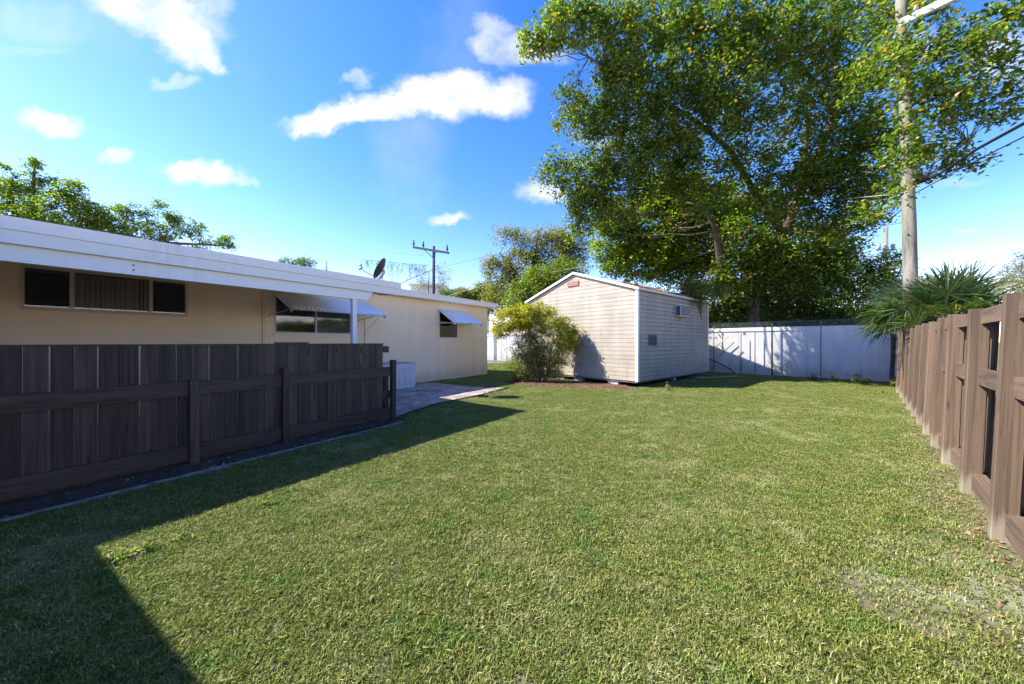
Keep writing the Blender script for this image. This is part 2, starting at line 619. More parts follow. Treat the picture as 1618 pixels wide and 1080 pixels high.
def painted(name, c, rough=.5, dirt=(.55, .52, .46), amt=.35, sc=(2.2, 2.2, .5)):
    m, nt, b = new_mat(name)
    geo = N(nt, 'ShaderNodeNewGeometry')
    pos = geo.outputs['Position']
    n1 = noise(nt, mapped(nt, pos, (6 * sc[0], 6 * sc[1], sc[2])), 1.0, 5, .65)
    n2 = noise(nt, pos, .8, 4, .6)
    f = mathn(nt, 'MULTIPLY', n1, n2)
    mr = N(nt, 'ShaderNodeMapRange', interpolation_type='SMOOTHSTEP')
    mr.inputs['From Min'].default_value = .25; mr.inputs['From Max'].default_value = .42
    mr.inputs['To Max'].default_value = amt
    L(nt, f, mr.inputs['Value'])
    L(nt, mixc(nt, mr.outputs[0], c, tuple(x * y for x, y in zip(c, dirt))), b.inputs['Base Color'])
    b.inputs['Roughness'].default_value = rough
    bump(nt, b, noise(nt, pos, 25, 3), .08, .003)
    return m


M = {
    'dark_wood': wood('dark_stained_wood', (.080, .057, .042), (.034, .024, .018), 'z', .66, .36),
    'dark_rail': wood('dark_stained_rail', (.080, .057, .042), (.034, .024, .019), 'x', .62, .15),
    'brown_post': wood('brown_post_wood', (.142, .098, .066), (.080, .056, .038), 'z', .85, .13, foot=(.30, .27, .2)),
    'brown_rail': wood('brown_rail_wood', (.142, .098, .067), (.080, .056, .038), 'x', .85, .13),
    'stucco': stucco_mat(),
    'white': painted('white_trim_paint', (.80, .79, .77)),
    'fascia': painted('fascia_paint', (.85, .83, .78), .5, (.72, .68, .60), .28),
    'soffit': simple('soffit_paint', (.86, .80, .68), .7, .05, 1.2),
    'roofing': simple('roof_membrane', (.52, .52, .50), .85, .12, 1.5, .3),
    'awning': painted('awning_aluminium', (.82, .82, .83), .35),
    'pinkframe': simple('window_frame_paint', (.60, .50, .42), .55, .07, 4),
    'metalframe': simple('window_frame_metal', (.50, .50, .48), .45, .08, 6),
    'glass': glass_mat('window_glass', .85),
    'blind': simple('blind_vinyl', (.72, .69, .62), .6, .1, 8),
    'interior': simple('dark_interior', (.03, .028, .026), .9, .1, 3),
    'siding': siding_mat(),
    'shedtrim': simple('shed_trim_metal', (.78, .78, .76), .4, .05, 3),
    'shedroof': simple('shed_roof_shingle', (.16, .145, .13), .9, .3, 7, .5, 30),
    'redvent': simple('faded_red_vent', (.36, .135, .10), .6, .25, 20),
    'acgrey': simple('air_conditioner_metal', (.52, .53, .54), .5, .1, 12),
    'acdark': simple('air_conditioner_grille', (.07, .075, .085), .5, .2, 20),
    'block': simple('concrete_block', (.42, .41, .38), .9, .2, 12, .5, 50),
    'concrete': simple('kerb_concrete', (.23, .215, .185), .9, .6, 9, .5, 60),
    'wallwhite': wall_white_mat(),
    'greenpost': simple('green_coated_steel', (.018, .05, .047), .4, .2, 10),
    'wire': simple('galvanised_wire', (.15, .17, .17), .45, .15, 20, metal=.3),
    'hose': simple('black_pipe', (.012, .012, .013), .5, .2, 8),
    'yellow': simple('yellow_handle', (.62, .42, .04), .5, .15, 8),
    'oldboard': simple('weathered_board', (.26, .235, .2), .9, .25, 9),
    'dishback': simple('dish_dark_back', (.035, .037, .042), .5, .2, 8),
    'dishgrey': simple('dish_grey_metal', (.30, .31, .33), .5, .12, 8),
    'box': simple('storage_box_resin', (.56, .57, .60), .55, .07, 5),
    'pole': bark_mat('pole_wood_weathered', (.09, .085, .065), (.25, .24, .19), (9, 9, 1.6)),
    'crossarm': simple('crossarm_pale', (.62, .63, .62), .6, .08, 6),
    'darkpole': simple('distant_pole_creosote', (.045, .043, .045), .9, .2, 3),
    'cable': simple('black_cable', (.010, .010, .012), .6, .1, 3),
    'greycable': simple('grey_cable', (.30, .32, .34), .6, .1, 3),
    'bark': bark_mat('bark_dark', (.038, .027, .021), (.13, .088, .064)),
    'twig': bark_mat('twig_grey', (.10, .08, .06), (.27, .23, .18), (20, 20, 6)),
    'leaf_big': leaf('leaves_big_tree', [(0, (.040, .085, .016)), (.35, (.075, .14, .022)), (.62, (.13, .19, .03)), (.88, (.22, .25, .045)), (.965, (.30, .25, .06)), (.985, (.38, .13, .035)), (1, (.40, .17, .06))], .42, .36, .5),
    'leaf_fresh': leaf('leaves_fresh_green', [(0, (.06, .115, .014)), (.5, (.13, .20, .022)), (1, (.26, .30, .04))], .45),
    'leaf_olive': leaf('leaves_olive', [(0, (.08, .105, .03)), (.5, (.16, .18, .055)), (.88, (.25, .22, .08)), (1, (.27, .17, .07))], .4),
    'leaf_dark': leaf('leaves_dark_understory', [(0, (.042, .080, .020)), (.6, (.090, .145, .032)), (.95, (.17, .21, .055)), (1, (.27, .20, .09))], .38),
    'leaf_bush': leaf('leaves_yellow_bush', [(0, (.14, .16, .02)), (.4, (.25, .25, .022)), (.8, (.40, .36, .03)), (1, (.50, .44, .07))], .4),
    'leaf_bushlow': leaf('leaves_sparse_bush', [(0, (.10, .13, .03)), (.5, (.21, .22, .06)), (1, (.33, .29, .14))], .3),
    'leaf_pale': leaf('leaves_pale_distant', [(0, (.13, .15, .05)), (.5, (.22, .22, .08)), (1, (.30, .26, .12))], .3),
    'frond': leaf('palm_fronds', [(0, (.020, .048, .022)), (.6, (.042, .085, .032)), (.88, (.10, .14, .048)), (1, (.28, .25, .11))], .25, .35, .5),
    'frond_mixed': leaf('palm_fronds_mixed', [(0, (.04, .08, .018)), (.6, (.09, .14, .028)), (.8, (.18, .17, .06)), (1, (.34, .25, .14))], .25),
    'grass': grass_mat(),
    'ground': ground_mat(),
    'soil': simple('dark_soil', (.075, .050, .034), .95, .4, 14, .8, 60),
    'redchip': leaf('red_mulch_chips', [(0, (.055, .028, .02)), (.6, (.12, .058, .042)), (1, (.20, .12, .09))], .0, .8, .2),
    'pebble': leaf('pale_pebbles', [(0, (.20, .19, .17)), (.7, (.45, .44, .42)), (1, (.7, .7, .68))], .0, .8, .2),
    'litter': leaf('leaf_litter', [(0, (.11, .06, .025)), (.5, (.23, .13, .055)), (1, (.34, .26, .16))], .1, .8, .2),
    'redbase': simple('mulch_bed_soil', (.075, .038, .028), .95, .35, 30, .8, 70),
    'paver': paver_mat(),
    'slab': simple('patio_concrete', (.40, .375, .34), .9, .15, 4),
    'joint': simple('paver_joint_sand', (.13, .12, .11), .95, .25, 20),
    'farwall': simple('distant_white_wall', (.72, .73, .75), .8, .05, 1),
    'teal': simple('teal_metal_roof', (.13, .36, .40), .5, .1, 1),
    'darkglass': simple('shed_window_glass', (.03, .045, .06), .08, .1, 4, spec=.8),
}

# ------------------------------------------------------------------ ground sheet
def ground_sheet():
    ys = [-300, -60, -15, -5, -2, 0, 1, 2] + [2.5 + .3 * i for i in range(28)] + [12, 14, 18, 25, 40, 70, 120, 250, 600, 1500, 3000]
    xs = [-3000, -900, -300, -100, -40, -20] + [-14 + i for i in range(29)] + [20, 40, 100, 300, 900, 3000]
    v, f = [], []
    for y in ys:
        for x in xs:
            v.append((x, y, gz(x, y)))
    nx = len(xs)
    for j in range(len(ys) - 1):
        for i in range(nx - 1):
            a = j * nx + i
            f.append((a, a + 1, a + 1 + nx, a + nx))
    mb = MB(); mb.v, mb.f = v, f
    tag(mb.build('ground', M['ground'], smooth=True), kind='structure')


ground_sheet()

# frames of reference of the place
U = Vector((.688, 1.0)).normalized()                 # along the house
NH = Vector((U.y, -U.x))                             # out of its long wall, towards the lawn
W0 = Vector((-9.55, 0))                              # the wall line crosses y = 0 here
pc = at(770, 591.8)
W0 = Vector((pc.x - .688 * pc.y, 0))
HROT = math.atan2(U.y, U.x)

FP = at(0, 803); FQ = at(618, 663)                   # left fence foot line
FU = Vector((FQ.x - FP.x, FQ.y - FP.y)).normalized()
RP = at(1586, 854); RC = at(1411, 607)               # right fence foot line and the far corner of the yard
RU = Vector((RC.x - RP.x, RC.y - RP.y)).normalized()
RN = Vector((-RU.y, RU.x))
# a little nearer than the ground ray says: the yard dips there
WO = Vector((RC.x, RC.y)) * 1.05
WD = Vector((250 - 809, F)).normalized()             # along the white wall, leftwards and away
WN = Vector((-WD.y, WD.x))                           # towards the camera


# ------------------------------------------------------------------ house
COVX = 7.62
OVER = (-W0.x - COVX) / 1.2138          # how far the patio cover reaches out from the wall
KR = COVX / 10.5
MOV = .36                               # overhang of the main roof
KM = (-W0.x - MOV * 1.2138) / 10.5
def sH(px, py=None, off=0.0):
    return along(W0, U, px, py, off, NH)


def build_house():
    root = thing('house', 'long low cream stucco house with flat white-edged roof and shaded wall behind dark fence', 'house', (W0.x, W0.y, 0), HROT)
    s_end = sH(770)[0]
    s_step = sH(632, None, OVER)[0]
    s_roof_end = sH(784, None, MOV)[0]
    z1, z2, z3 = EYE + 1.424 * KR, EYE + 1.602 * KR, EYE + 1.782 * KR
    m1, m2 = EYE + 1.424 * KM, EYE + 1.602 * KM
    # windows: (s0, s1, z0, z1)
    a0, t0 = sH(32, 418)
    a1, _ = sH(297)
    _, zb = sH(32, 489)
    w1 = (a0, a1, zb, t0)
    b0, _ = sH(434); b1, _ = sH(557); _, bz = sH(495, 528)
    w2 = (b0, b1, bz, EYE + 1.25)
    c0, _ = sH(694); c1, czb = sH(723, 534.5); _, czt = sH(694, 488)
    w3 = (c0, c1, czb, czt)
    S0 = 2.6
    T = .2
    # front wall around its openings, outer face on local y = 0
    mb = MB()
    cur = S0
    for (x0, x1, za, zb_) in (w1, w2, w3):
        mb.box(cur, x0, 0, T, -.2, m1)
        mb.box(x0, x1, 0, T, -.2, za)
        mb.box(x0, x1, 0, T, zb_, m1)
        cur = x1
    mb.box(cur, s_end, 0, T, -.2, m1)
    mb.build('front_wall', M['stucco'], root)
    mb = MB(); mb.box(S0 - 8, s_end, 8.0, 8.2, -.2, m1); mb.build('back_wall', M['stucco'], root)
    mb = MB(); mb.box(s_end - .2, s_end - .002, T + .002, 7.998, -.2, m1); mb.build('end_wall', M['stucco'], root)
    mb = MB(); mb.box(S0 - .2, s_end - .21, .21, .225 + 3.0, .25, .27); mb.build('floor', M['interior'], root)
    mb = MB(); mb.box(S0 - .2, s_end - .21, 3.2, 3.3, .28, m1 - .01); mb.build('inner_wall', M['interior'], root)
    def slab(x0, x1, y0, y1, za, zb_):
        return MB().box(x0, x1, y0, y1, za, zb_)
    # main roof
    slab(-6.0, s_roof_end - .032, -MOV + .03, 8.6, m1 + .008, m2 - .004).build('roof', M['roofing'], root)
    MB().box(S0, s_roof_end - .034, -MOV + .032, -.004, m1 - .006, m1 + .004).build('soffit', M['soffit'], root)
    m = MB(); m.hexa([(-6.0, -MOV, m1), (s_roof_end, -MOV, m1), (s_roof_end, -MOV + .028, m1), (-6.0, -MOV + .028, m1)],
                     [(-6.0, -MOV - .018, m2), (s_roof_end, -MOV - .018, m2), (s_roof_end, -MOV + .028, m2), (-6.0, -MOV + .028, m2)])
    m.build('fascia', M['fascia'], root)
    MB().box(s_step, s_roof_end + .012, -MOV - .034, -MOV + .1, m2 - .045, m2 + .012).build('drip_edge', M['white'], root)
    slab(s_roof_end - .03, s_roof_end + .001, -MOV + .03, 8.6, m1, m2).build('end_fascia', M['fascia'], root)
    # deep flat patio cover: soffit, two stepped fascia bands, end board
    def ramp_slab(x0, x1, y0, y1, za, zb_, rise):
        return MB().hexa([(x0, y0, za), (x1, y0, za), (x1, y1, za + rise), (x0, y1, za + rise)], [(x0, y0, zb_), (x1, y0, zb_), (x1, y1, zb_ + rise), (x0, y1, zb_ + rise)])
    rise = m1 - z1 - .16
    ramp_slab(.5, s_step - .032, -OVER + .032, -.004, z1 + .012, z1 + .14, rise).build('patio_roof', M['roofing'], root)
    ramp_slab(.5, s_step - .034, -OVER + .034, -.006, z1 - .004, z1 + .008, rise).build('patio_ceiling', M['soffit'], root)
    m = MB(); m.hexa([(.5, -OVER, z1 - .01), (s_step, -OVER, z1 - .01), (s_step, -OVER + .028, z1 - .01), (.5, -OVER + .028, z1 - .01)],
                     [(.5, -OVER - .012, z2), (s_step, -OVER - .012, z2), (s_step, -OVER + .028, z2), (.5, -OVER + .028, z2)])
    m.build('fascia', M['fascia'], root)
    m = MB(); m.hexa([(.5, -OVER - .030, z2 - .006), (s_step + .002, -OVER - .030, z2 - .006), (s_step + .002, -OVER + .026, z2 - .006), (.5, -OVER + .026, z2 - .006)][::1],
                     [(.5, -OVER - .042, z3), (s_step + .002, -OVER - .042, z3), (s_step + .002, -OVER + .026, z3), (.5, -OVER + .026, z3)])
    m.v = [(x, y, z + (.0065 if z < z2 else 0)) for x, y, z in m.v]
    m.build('upper_fascia', M['fascia'], root)
    ramp_slab(s_step - .03, s_step, -OVER + .03, -.004, z1, z1 + .16, rise).build('end_fascia', M['fascia'], root)
    MB().box(.5, s_step - .031, -OVER + .03, -OVER + .10, z1 + .142, z3 - .002).build('cant_strip', M['fascia'], root)
    # patio beam and post
    yo = -OVER + .06
    s_beam, _ = along(W0, U, 583, None, -yo, NH)
    zbm = EYE + .1095 * (-W0.x + yo * 1.2138)
    mb = MB(); mb.hexa([(.6, yo, zbm), (s_beam - .03, yo, zbm), (s_beam - .03, yo + .09, zbm), (.6, yo + .09, zbm)],
                       [(.6, yo, z1 - .006), (s_beam + .1, yo, z1 - .006), (s_beam + .1, yo + .09, z1 - .006), (.6, yo + .09, z1 - .006)])
    bm_ = mb.build('beam', M['fascia'], root)
    sb, zb1 = along(W0, U, 211, 416, -yo, NH)
    for zz in (zbm + .06, zbm + .12):
        mb = MB(); mb.tube([(sb, yo - .001, zz), (sb, yo - .012, zz)], .009, 8); mb.build('bolt', M['hose'], bm_)
    sp, _ = along(W0, U, 561, None, -yo, NH)
    MB().cbox(sp - .045, sp + .045, yo + .002, yo + .088, 0, zbm - .003, .006).build('patio_post', M['white'], root)
    # vertical corner trim on the wall
    ta, _ = sH(414.5); tb, _ = sH(417.5)
    MB().box(ta, tb, -.03, -.002, .2, m1 - .18).build('trim_strip', M['stucco'], root)
    tc_, _ = sH(419.3)
    MB().box(tb + .012, tc_ + .02, -.02, -.002, .2, z1 - .012).build('trim_strip', M['stucco'], root)
    th, _ = sH(304)
    MB().box(th, th + .012, -.006, -.002, .2, z1 - .012).build('trim_strip', M['stucco'], root)

    # ---- window 1: three lights, tan frame, vertical blinds in the middle
    def frame_window(w, bars, mat, hw=.035, dep=.05, out=.012, sill=.05, label=None):
        x0, x1, za, zb_ = w
        wd = MB()
        wd.box(x0, x1, -out, dep, za, za + sill)
        wd.box(x0, x1, -out, dep, zb_ - hw, zb_)
        wd.box(x0, x0 + hw, -out, dep, za + sill, zb_ - hw)
        wd.box(x1 - hw, x1, -out, dep, za + sill, zb_ - hw)
        fo = wd.build('window_frame', mat, root)
        if label: fo['label'] = label
        xs = [x0 + hw] + [x for b_ in bars for x in (b_ - hw / 2 - .006, b_ + hw / 2 + .006)] + [x1 - hw]
        for b_ in bars:
            MB().box(b_ - hw / 2 - .006, b_ + hw / 2 + .006, -out + .004, dep, za + sill, zb_ - hw).build('mullion', mat, fo)
        for i in range(0, len(xs), 2):
            mbp = MB(); mbp.box(xs[i], xs[i + 1], .022, .027, za + sill, zb_ - hw)
            mbp.build('pane', M['glass'], fo)
        return fo, xs
    bx1, _ = sH(114); bx2, _ = sH(238.5)
    f1, xs = frame_window(w1, [bx1, bx2], M['pinkframe'], .04, .06, .012, .06)
    bm0 = MB().box(-.0008, .0008, -.043, .043, w1[2] + .08, w1[3] - .06).mesh('blind_slat', M['blind'])
    nb = 15
    for i in range(nb):
        x = xs[2] + (xs[3] - xs[2]) * (i + .5) / nb
        put('blind_slat', bm0, f1, (x, .085, 0), (0, 0, random.uniform(-.9, -.5)))
    # inner jamb slot with dark latches
    for zz in (.30, .12):
        MB().box(xs[0] + .004, xs[0] + .02, .0, .018, w1[2] + .06 + zz, w1[2] + .1 + zz).build('latch', M['hose'], f1)
        MB().box(xs[5] - .02, xs[5] - .004, .0, .018, w1[2] + .06 + zz, w1[2] + .1 + zz).build('latch', M['hose'], f1)
    # ---- window 2
    bx, _ = sH(499.5)
    f2, xs2 = frame_window(w2, [bx], M['metalframe'], .03, .06, .012, .045)
    MB().box(w2[0] - .05, w2[1] + .05, -.05, -.014, w2[2] - .045, w2[2] + .004).build('window_sill', M['stucco'], f2)
    hm = MB().box(xs2[2] + .005, xs2[3] - .005, -.012, .012, 0, .002).mesh('blind_slat', M['blind'])
    for i in range(22):
        put('blind_slat', hm, f2, (0, .09, w2[2] + .07 + i * .034), (.6, 0, 0))
    # ---- window 3
    f3, xs3 = frame_window(w3, [], M['metalframe'], .03, .06, .006, .035)
    zm = (w3[2] + w3[3]) / 2 + .03
    MB().box(xs3[0], xs3[1], -.004, .05, zm, zm + .04).build('meeting_rail', M['metalframe'], f3)
    hm2 = MB().box(xs3[0] + .005, xs3[1] - .005, -.012, .012, 0, .002).mesh('blind_slat', M['blind'])
    for i in range(10):
        put('blind_slat', hm2, f3, (0, .09, w3[2] + .06 + i * .034), (.6, 0, 0))

    # ---- awnings made of rounded interlocking slats
    def awning(s0, s1, zt, zo, proj, slat_w, arms, closed):
        aw = MB()
        prof = []
        for i in range(9):
            t = i / 8
            if t < .62:
                q = t / .62
                prof.append((proj * .86 * q, zt + (zo + .10 - zt) * q * .92))
            else:
                q = (t - .62) / .38
                a = q * math.pi / 2 * .92
                base = (proj * .86, zt + (zo + .10 - zt) * .92)
                prof.append((base[0] + proj * .14 * math.sin(a), base[1] + (zo - base[1]) * (1 - math.cos(a)) * 1.05))
        par = MB()
        # side cheeks (closed triangular ends)
        for s_ in (s0 - .012, s1 + .002):
            cheek = [(s_, -.004, zt)] + [(s_, -p_, z_ - .004) for p_, z_ in prof[1:]]
            inner = [(s_, -p_ * .90, z_ - .055) for p_, z_ in prof[1:]][::-1]
            pts = cheek + inner + [(s_, -.004, zt - .05)]
            n_ = len(pts)
            par.add(pts + [(x + .01, y, z) for x, y, z in pts], [tuple(range(n_))] + [tuple(range(2 * n_ - 1, n_ - 1, -1))] + [(i, (i + 1) % n_, n_ + (i + 1) % n_, n_ + i) for i in range(n_)])
        par.box(s0, s1, -.03, -.004, zt - .03, zt + .012)
        frame = par.build('awning', M['awning'], root)
        n = max(3, int(round((s1 - s0) / slat_w)))
        w = (s1 - s0) / n
        k = 5
        sv, sf = [], []
        for j in range(k + 1):
            x = (j / k) * w * .97
            h = .020 * math.sin(math.pi * j / k)
            for (p_, z_) in prof:
                sv.append((x, -p_ - h * .35, z_ + h))
        for (p_, z_) in []:
            pass
        np_ = len(prof)
        for j in range(k):
            for i in range(np_ - 1):
                a = j * np_ + i
                sf.append((a, a + 1, a + 1 + np_, a + np_))
        b_ = len(sv)
        sv2 = [(x, y + .003, z - .006) for x, y, z in sv]
        sf2 = [tuple(b_ + i for i in f[::-1]) for f in sf]
        # close the front lip so that the scalloped edge has thickness
        rim = []
        for j in range(k):
            a = j * np_ + np_ - 1
            rim.append((a, a + np_, b_ + a + np_, b_ + a))
        m = MB(); m.v = sv + sv2; m.f = sf + sf2 + rim
        me = m.mesh('awning_slat', M['awning'], True)
        for i in range(n):
            put('awning_slat', me, frame, (s0 + i * w, 0, 0))
        for (sa, sa2, za) in arms:
            mb_ = MB(); mb_.tube([(sa, -.01, za), (sa2, -proj * .80, zo + .06)], .011, 6)
            mb_.tube([(sa, -.02, za - .02), (sa, -.0, za - .02)], .02, 6)
            mb_.build('awning_arm', M['metalframe'], frame)
    a2s0, _ = sH(433.5)
    _, awz = along(W0, U, 610, 501, 1.05, NH)
    a2s1, _ = along(W0, U, 610, None, 1.05, NH)
    awning(a2s0, a2s1, EYE + 1.27, awz, 1.05, .095, [(sH(424)[0], a2s0 + .05, sH(424, 498)[1]), (sH(566)[0], a2s1 - .15, sH(566, 507)[1])], True)
    a3s0, _ = sH(692)
    a3s1, a3z = along(W0, U, 762, 514, .98, NH)
    awning(a3s0, a3s1, sH(692, 487)[1], a3z, .98, .19, [(sH(693)[0], a3s0 + .04, sH(693, 512)[1]), (sH(726)[0], a3s1 - .2, sH(726, 515)[1])], True)

    # ---- conduit and cables on the wall
    ca, cz = sH(575.5)
    mb = MB(); mb.tube([(ca, -.02, .3), (ca, -.02, z1 - .3)], .008, 6); mb.build('conduit', M['greycable'], root)
    p = [sH(x, y) for x, y in ((576, 531), (579, 521), (590, 511), (597, 503), (597, 494))]
    mb = MB(); mb.tube([(a, -.012, z) for a, z in p], .006, 5); mb.build('cable', M['greycable'], root)
    p = [sH(x, y) for x, y in ((578, 500), (584, 480), (589, 470), (592, 464))]
    mb = MB(); mb.tube([(a, -.012, z) for a, z in p], .010, 5); mb.build('cable', M['stucco'], root)
    p = [sH(x, y) for x, y in ((582, 478), (586, 468), (594, 463))]
    mb = MB(); mb.tube([(a, -.03, z) for a, z in p], .014, 5); mb.build('cable', M['soffit'], root)
    so, zo_ = sH(425, 532)
    MB().tube([(so, -.002, zo_), (so, -.02, zo_)], .016, 8).build('hose_bib', M['metalframe'], root)

    # ---- wing of the same house, behind and to the left of the camera
    A1 = at(165, 890)
    Ls = (z3 - A1.z) / math.tan(ELEV)
    cpt = Vector((A1.x, A1.y)) + Vector((SH.x, SH.y)) * Ls - W0
    sw = cpt.dot(U)
    K_ = .068 * 9.4
    def skew(sa, sb, pa, pb, za, zb_):
        f_ = lambda p_: K_ * max(0.0, (-p_ - OVER)) / 9.4
        return MB().hexa([(sa, pa, za), (sb + f_(pa), pa, za), (sb + f_(pb), pb, za), (sa, pb, za)], [(sa, pa, zb_), (sb + f_(pa), pa, zb_), (sb + f_(pb), pb, zb_), (sa, pb, zb_)])
    m = skew(sw - 6, sw - .03, -13, -OVER, z1 + .02, z3 - .006); m.build('wing_roof', M['roofing'], root)
    m = MB(); m.hexa([(sw - .028 + K_, -13, z1), (sw + K_, -13, z1), (sw, -OVER - .05, z1), (sw - .028, -OVER - .05, z1)], [(sw - .028 + K_, -13, z3 - .001), (sw + K_, -13, z3 - .001), (sw, -OVER - .05, z3 - .001), (sw - .028, -OVER - .05, z3 - .001)]); m.build('wing_fascia', M['fascia'], root)
    m = skew(sw - 6, sw - .035, -12.97, -OVER - .01, z1 + .001, z1 + .012); m.build('wing_soffit', M['soffit'], root)
    m = MB(); m.box(sw - 1.4, sw - 1.2, -12.5, -.004, -.2, z1 - .002); m.build('wing_wall', M['stucco'], root)
    m = MB(); m.box(sw - 5.8, sw - 5.6, -12.5, -.01, -.2, z1 - .002); m.build('wing_wall', M['stucco'], root)
    m = MB(); m.box(sw - 5.59, sw - 1.41, -12.5, -12.3, -.2, z1 - .002); m.build('wing_wall', M['stucco'], root)
    return root, s_end, z3


house, S_END, ZROOF = build_house()


def H2W(s, p, z):
    v = W0 + U * s + NH * p
    return Vector((v.x, v.y, z))


# ------------------------------------------------------------------ patio of pavers
def inside(poly, x, y):
    c = False
    n = len(poly)
    for i in range(n):
        x1, y1 = poly[i]; x2, y2 = poly[(i + 1) % n]
        if (y1 > y) != (y2 > y) and x < (x2 - x1) * (y - y1) / (y2 - y1) + x1:
            c = not c
    return c


def build_patio():
    front = [(540, 690), (600, 676), (640, 656), (681, 642.5), (716, 634.5), (760, 625.5), (785, 619), (803, 613.8)]
    back = [(780, 612.8), (757, 611.8), (740, 611.5), (721, 609.3), (694, 606), (673, 605.3), (660, 606.5)]
    poly = [at(*p) for p in front + back]
    poly += [H2W(sH(655)[0], .03, 0), H2W(6.0, .03, 0), H2W(6.0, 3.4, 0)]
    pl = [(p.x, p.y) for p in poly]
    # base slab that follows the ground
    bm = bmesh.new()
    vs = [bm.verts.new((x, y, 0)) for x, y in pl]
    bm.faces.new(vs)
    bmesh.ops.triangulate(bm, faces=bm.faces[:])
    bmesh.ops.subdivide_edges(bm, edges=bm.edges[:], cuts=6, use_grid_fill=True)
    for v in bm.verts:
        v.co.z = gz(v.co.x, v.co.y) + .012
    r = bmesh.ops.extrude_face_region(bm, geom=bm.faces[:])
    for v in [g for g in r['geom'] if isinstance(g, bmesh.types.BMVert)]:
        v.co.z += -.06
    bmesh.ops.recalc_face_normals(bm, faces=bm.faces[:])
    me = bpy.data.meshes.new('patio'); bm.to_mesh(me); bm.free(); me.materials.append(M['slab'])
    root = tag(put('patio', me), kind='structure')
    # individual pavers, laid parallel to the house
    meshes = []
    for k in range(5):
        b = MB()
        hx, hy = .146, .096
        b.hexa([(-hx, -hy, -.03), (hx, -hy, -.03), (hx, hy, -.03), (-hx, hy, -.03)],
               [(-hx + .004, -hy + .004, .006), (hx - .004, -hy + .004, .006), (hx - .004, hy - .004, .006), (-hx + .004, hy - .004, .006)])
        meshes.append(b.mesh('paver', M['paver']))
    n = 0
    cand = []
    for i in range(0, 60):
        for j in range(0, 40):
            s = 5.6 + i * .30 + (.15 if j % 2 else 0)
            p = .08 + .20 * j + .1
            c = H2W(s, p, 0)
            corners = [H2W(s + a, p + b, 0) for a in (-.15, .15) for b in (-.1, .1)]
            if not all(inside(pl, q.x, q.y) for q in corners):
                continue
            pxx = 809 + F * c.x / c.y
            if pxx < 596:
                continue
            cand.append((c.y, c.x))
    cand.sort()
    for y, x in cand[:300]:
        sl = (gz(x, y + .05) - gz(x, y - .05)) / .1
        o = put('paver', random.choice(meshes), root, (x, y, gz(x, y) + .018 + random.uniform(-.003, .003)))
        nrm = Vector((0, -sl, 1)).normalized()
        rot = Vector((0, 0, 1)).rotation_difference(nrm).to_matrix().to_4x4() @ Matrix.Rotation(HROT + random.uniform(-.01, .01), 4, 'Z')
        o.rotation_euler = rot.to_euler()
    # dark edging strip along the curved front
    pts = [at(*p) for p in front]
    mb = MB()
    sm = []
    for a, b in zip(pts, pts[1:]):
        for k in range(4):
            sm.append(a.lerp(b, k / 4))
    sm.append(pts[-1])
    prof = [(-.0, -.03), (-.0, .045), (.03, .045), (.03, -.03)]
    for i, p in enumerate(sm):
        d = (sm[min(i + 1, len(sm) - 1)] - sm[max(i - 1, 0)]); d.z = 0; d.normalize()
        nn = Vector((d.y, -d.x, 0))
        for a, z in prof:
            q = p + nn * a
            mb.v.append((q.x, q.y, gz(q.x, q.y) + z + .004))
    for i in range(len(sm) - 1):
        for k in range(4):
            mb.f.append((i * 4 + k, i * 4 + (k + 1) % 4, (i + 1) * 4 + (k + 1) % 4, (i + 1) * 4 + k))
    tag(mb.build('patio_edging', M['hose']), 'thin black edging strip curving along front of the brick patio', 'edging')
    return pl


PATIO = build_patio()


# ------------------------------------------------------------------ soil bed, kerb, red mulch bed
def ribbon(name, pts, w0, w1, z0, z1, mat, **kw):
    mb = MB()
    sm = []
    for a, b in zip(pts, pts[1:]):
        n = max(2, int((b - a).length / .35))
        for k in range(n):
            sm.append(a.lerp(b, k / n))
    sm.append(pts[-1])
    for i, p in enumerate(sm):
        d = (sm[min(i + 1, len(sm) - 1)] - sm[max(i - 1, 0)]); d.z = 0; d.normalize()
        nn = Vector((d.y, -d.x, 0))
        for a, z in ((w0, z0), (w0, z1), (w1, z1), (w1, z0)):
            q = p + nn * a
            mb.v.append((q.x, q.y, gz(q.x, q.y) + z))
    for i in range(len(sm) - 1):
        for k in range(4):
            mb.f.append((i * 4 + k, i * 4 + (k + 1) % 4, (i + 1) * 4 + (k + 1) % 4, (i + 1) * 4 + k))
    mb.f.append((0, 1, 2, 3)); e = (len(sm) - 1) * 4; mb.f.append((e + 3, e + 2, e + 1, e))
    return mb.build(name, mat)


ka, kb = at(20, 820.5), at(640, 667)
kpts = [ka.lerp(kb, i / 8) for i in range(9)]
d0 = (kpts[0] - kpts[1]).normalized()
start = kpts[0] + d0 * 1.2; start.z = 0
kpts_all = [start] + kpts
tag(ribbon('kerb', kpts_all, .0, .06, -.05, .026, M['concrete']), kind='structure')
kfence = [Vector((FP.x, FP.y, 0)) + Vector((FU.x, FU.y, 0)) * t for t in (-2, 0, 1, 2, 3, 4, 4.3)]


def soil_bed():
    # between the far side of the fence and the kerb
    A = [p.copy() for p in kpts_all]
    mb = MB()
    fl = Vector((FP.x, FP.y))
    nn = Vector((FU.y, -FU.x))
    for p in A:
        t = (Vector((p.x, p.y)) - fl).dot(FU)
        w = (Vector((p.x, p.y)) - fl).dot(nn)
        for k in range(6):
            q = fl + FU * t + nn * (w * k / 5 - .5 * (1 - k / 5))
            mb.v.append((q.x, q.y, gz(q.x, q.y) + .010 + (.022 if 0 < k < 5 else 0) - (.004 if k == 5 else 0)))
    for i in range(len(A) - 1):
        for k in range(5):
            a = i * 6 + k
            mb.f.append((a, a + 1, a + 7, a + 6))
    tag(mb.build('soil_bed', M['soil'], smooth=True), kind='structure')


soil_bed()

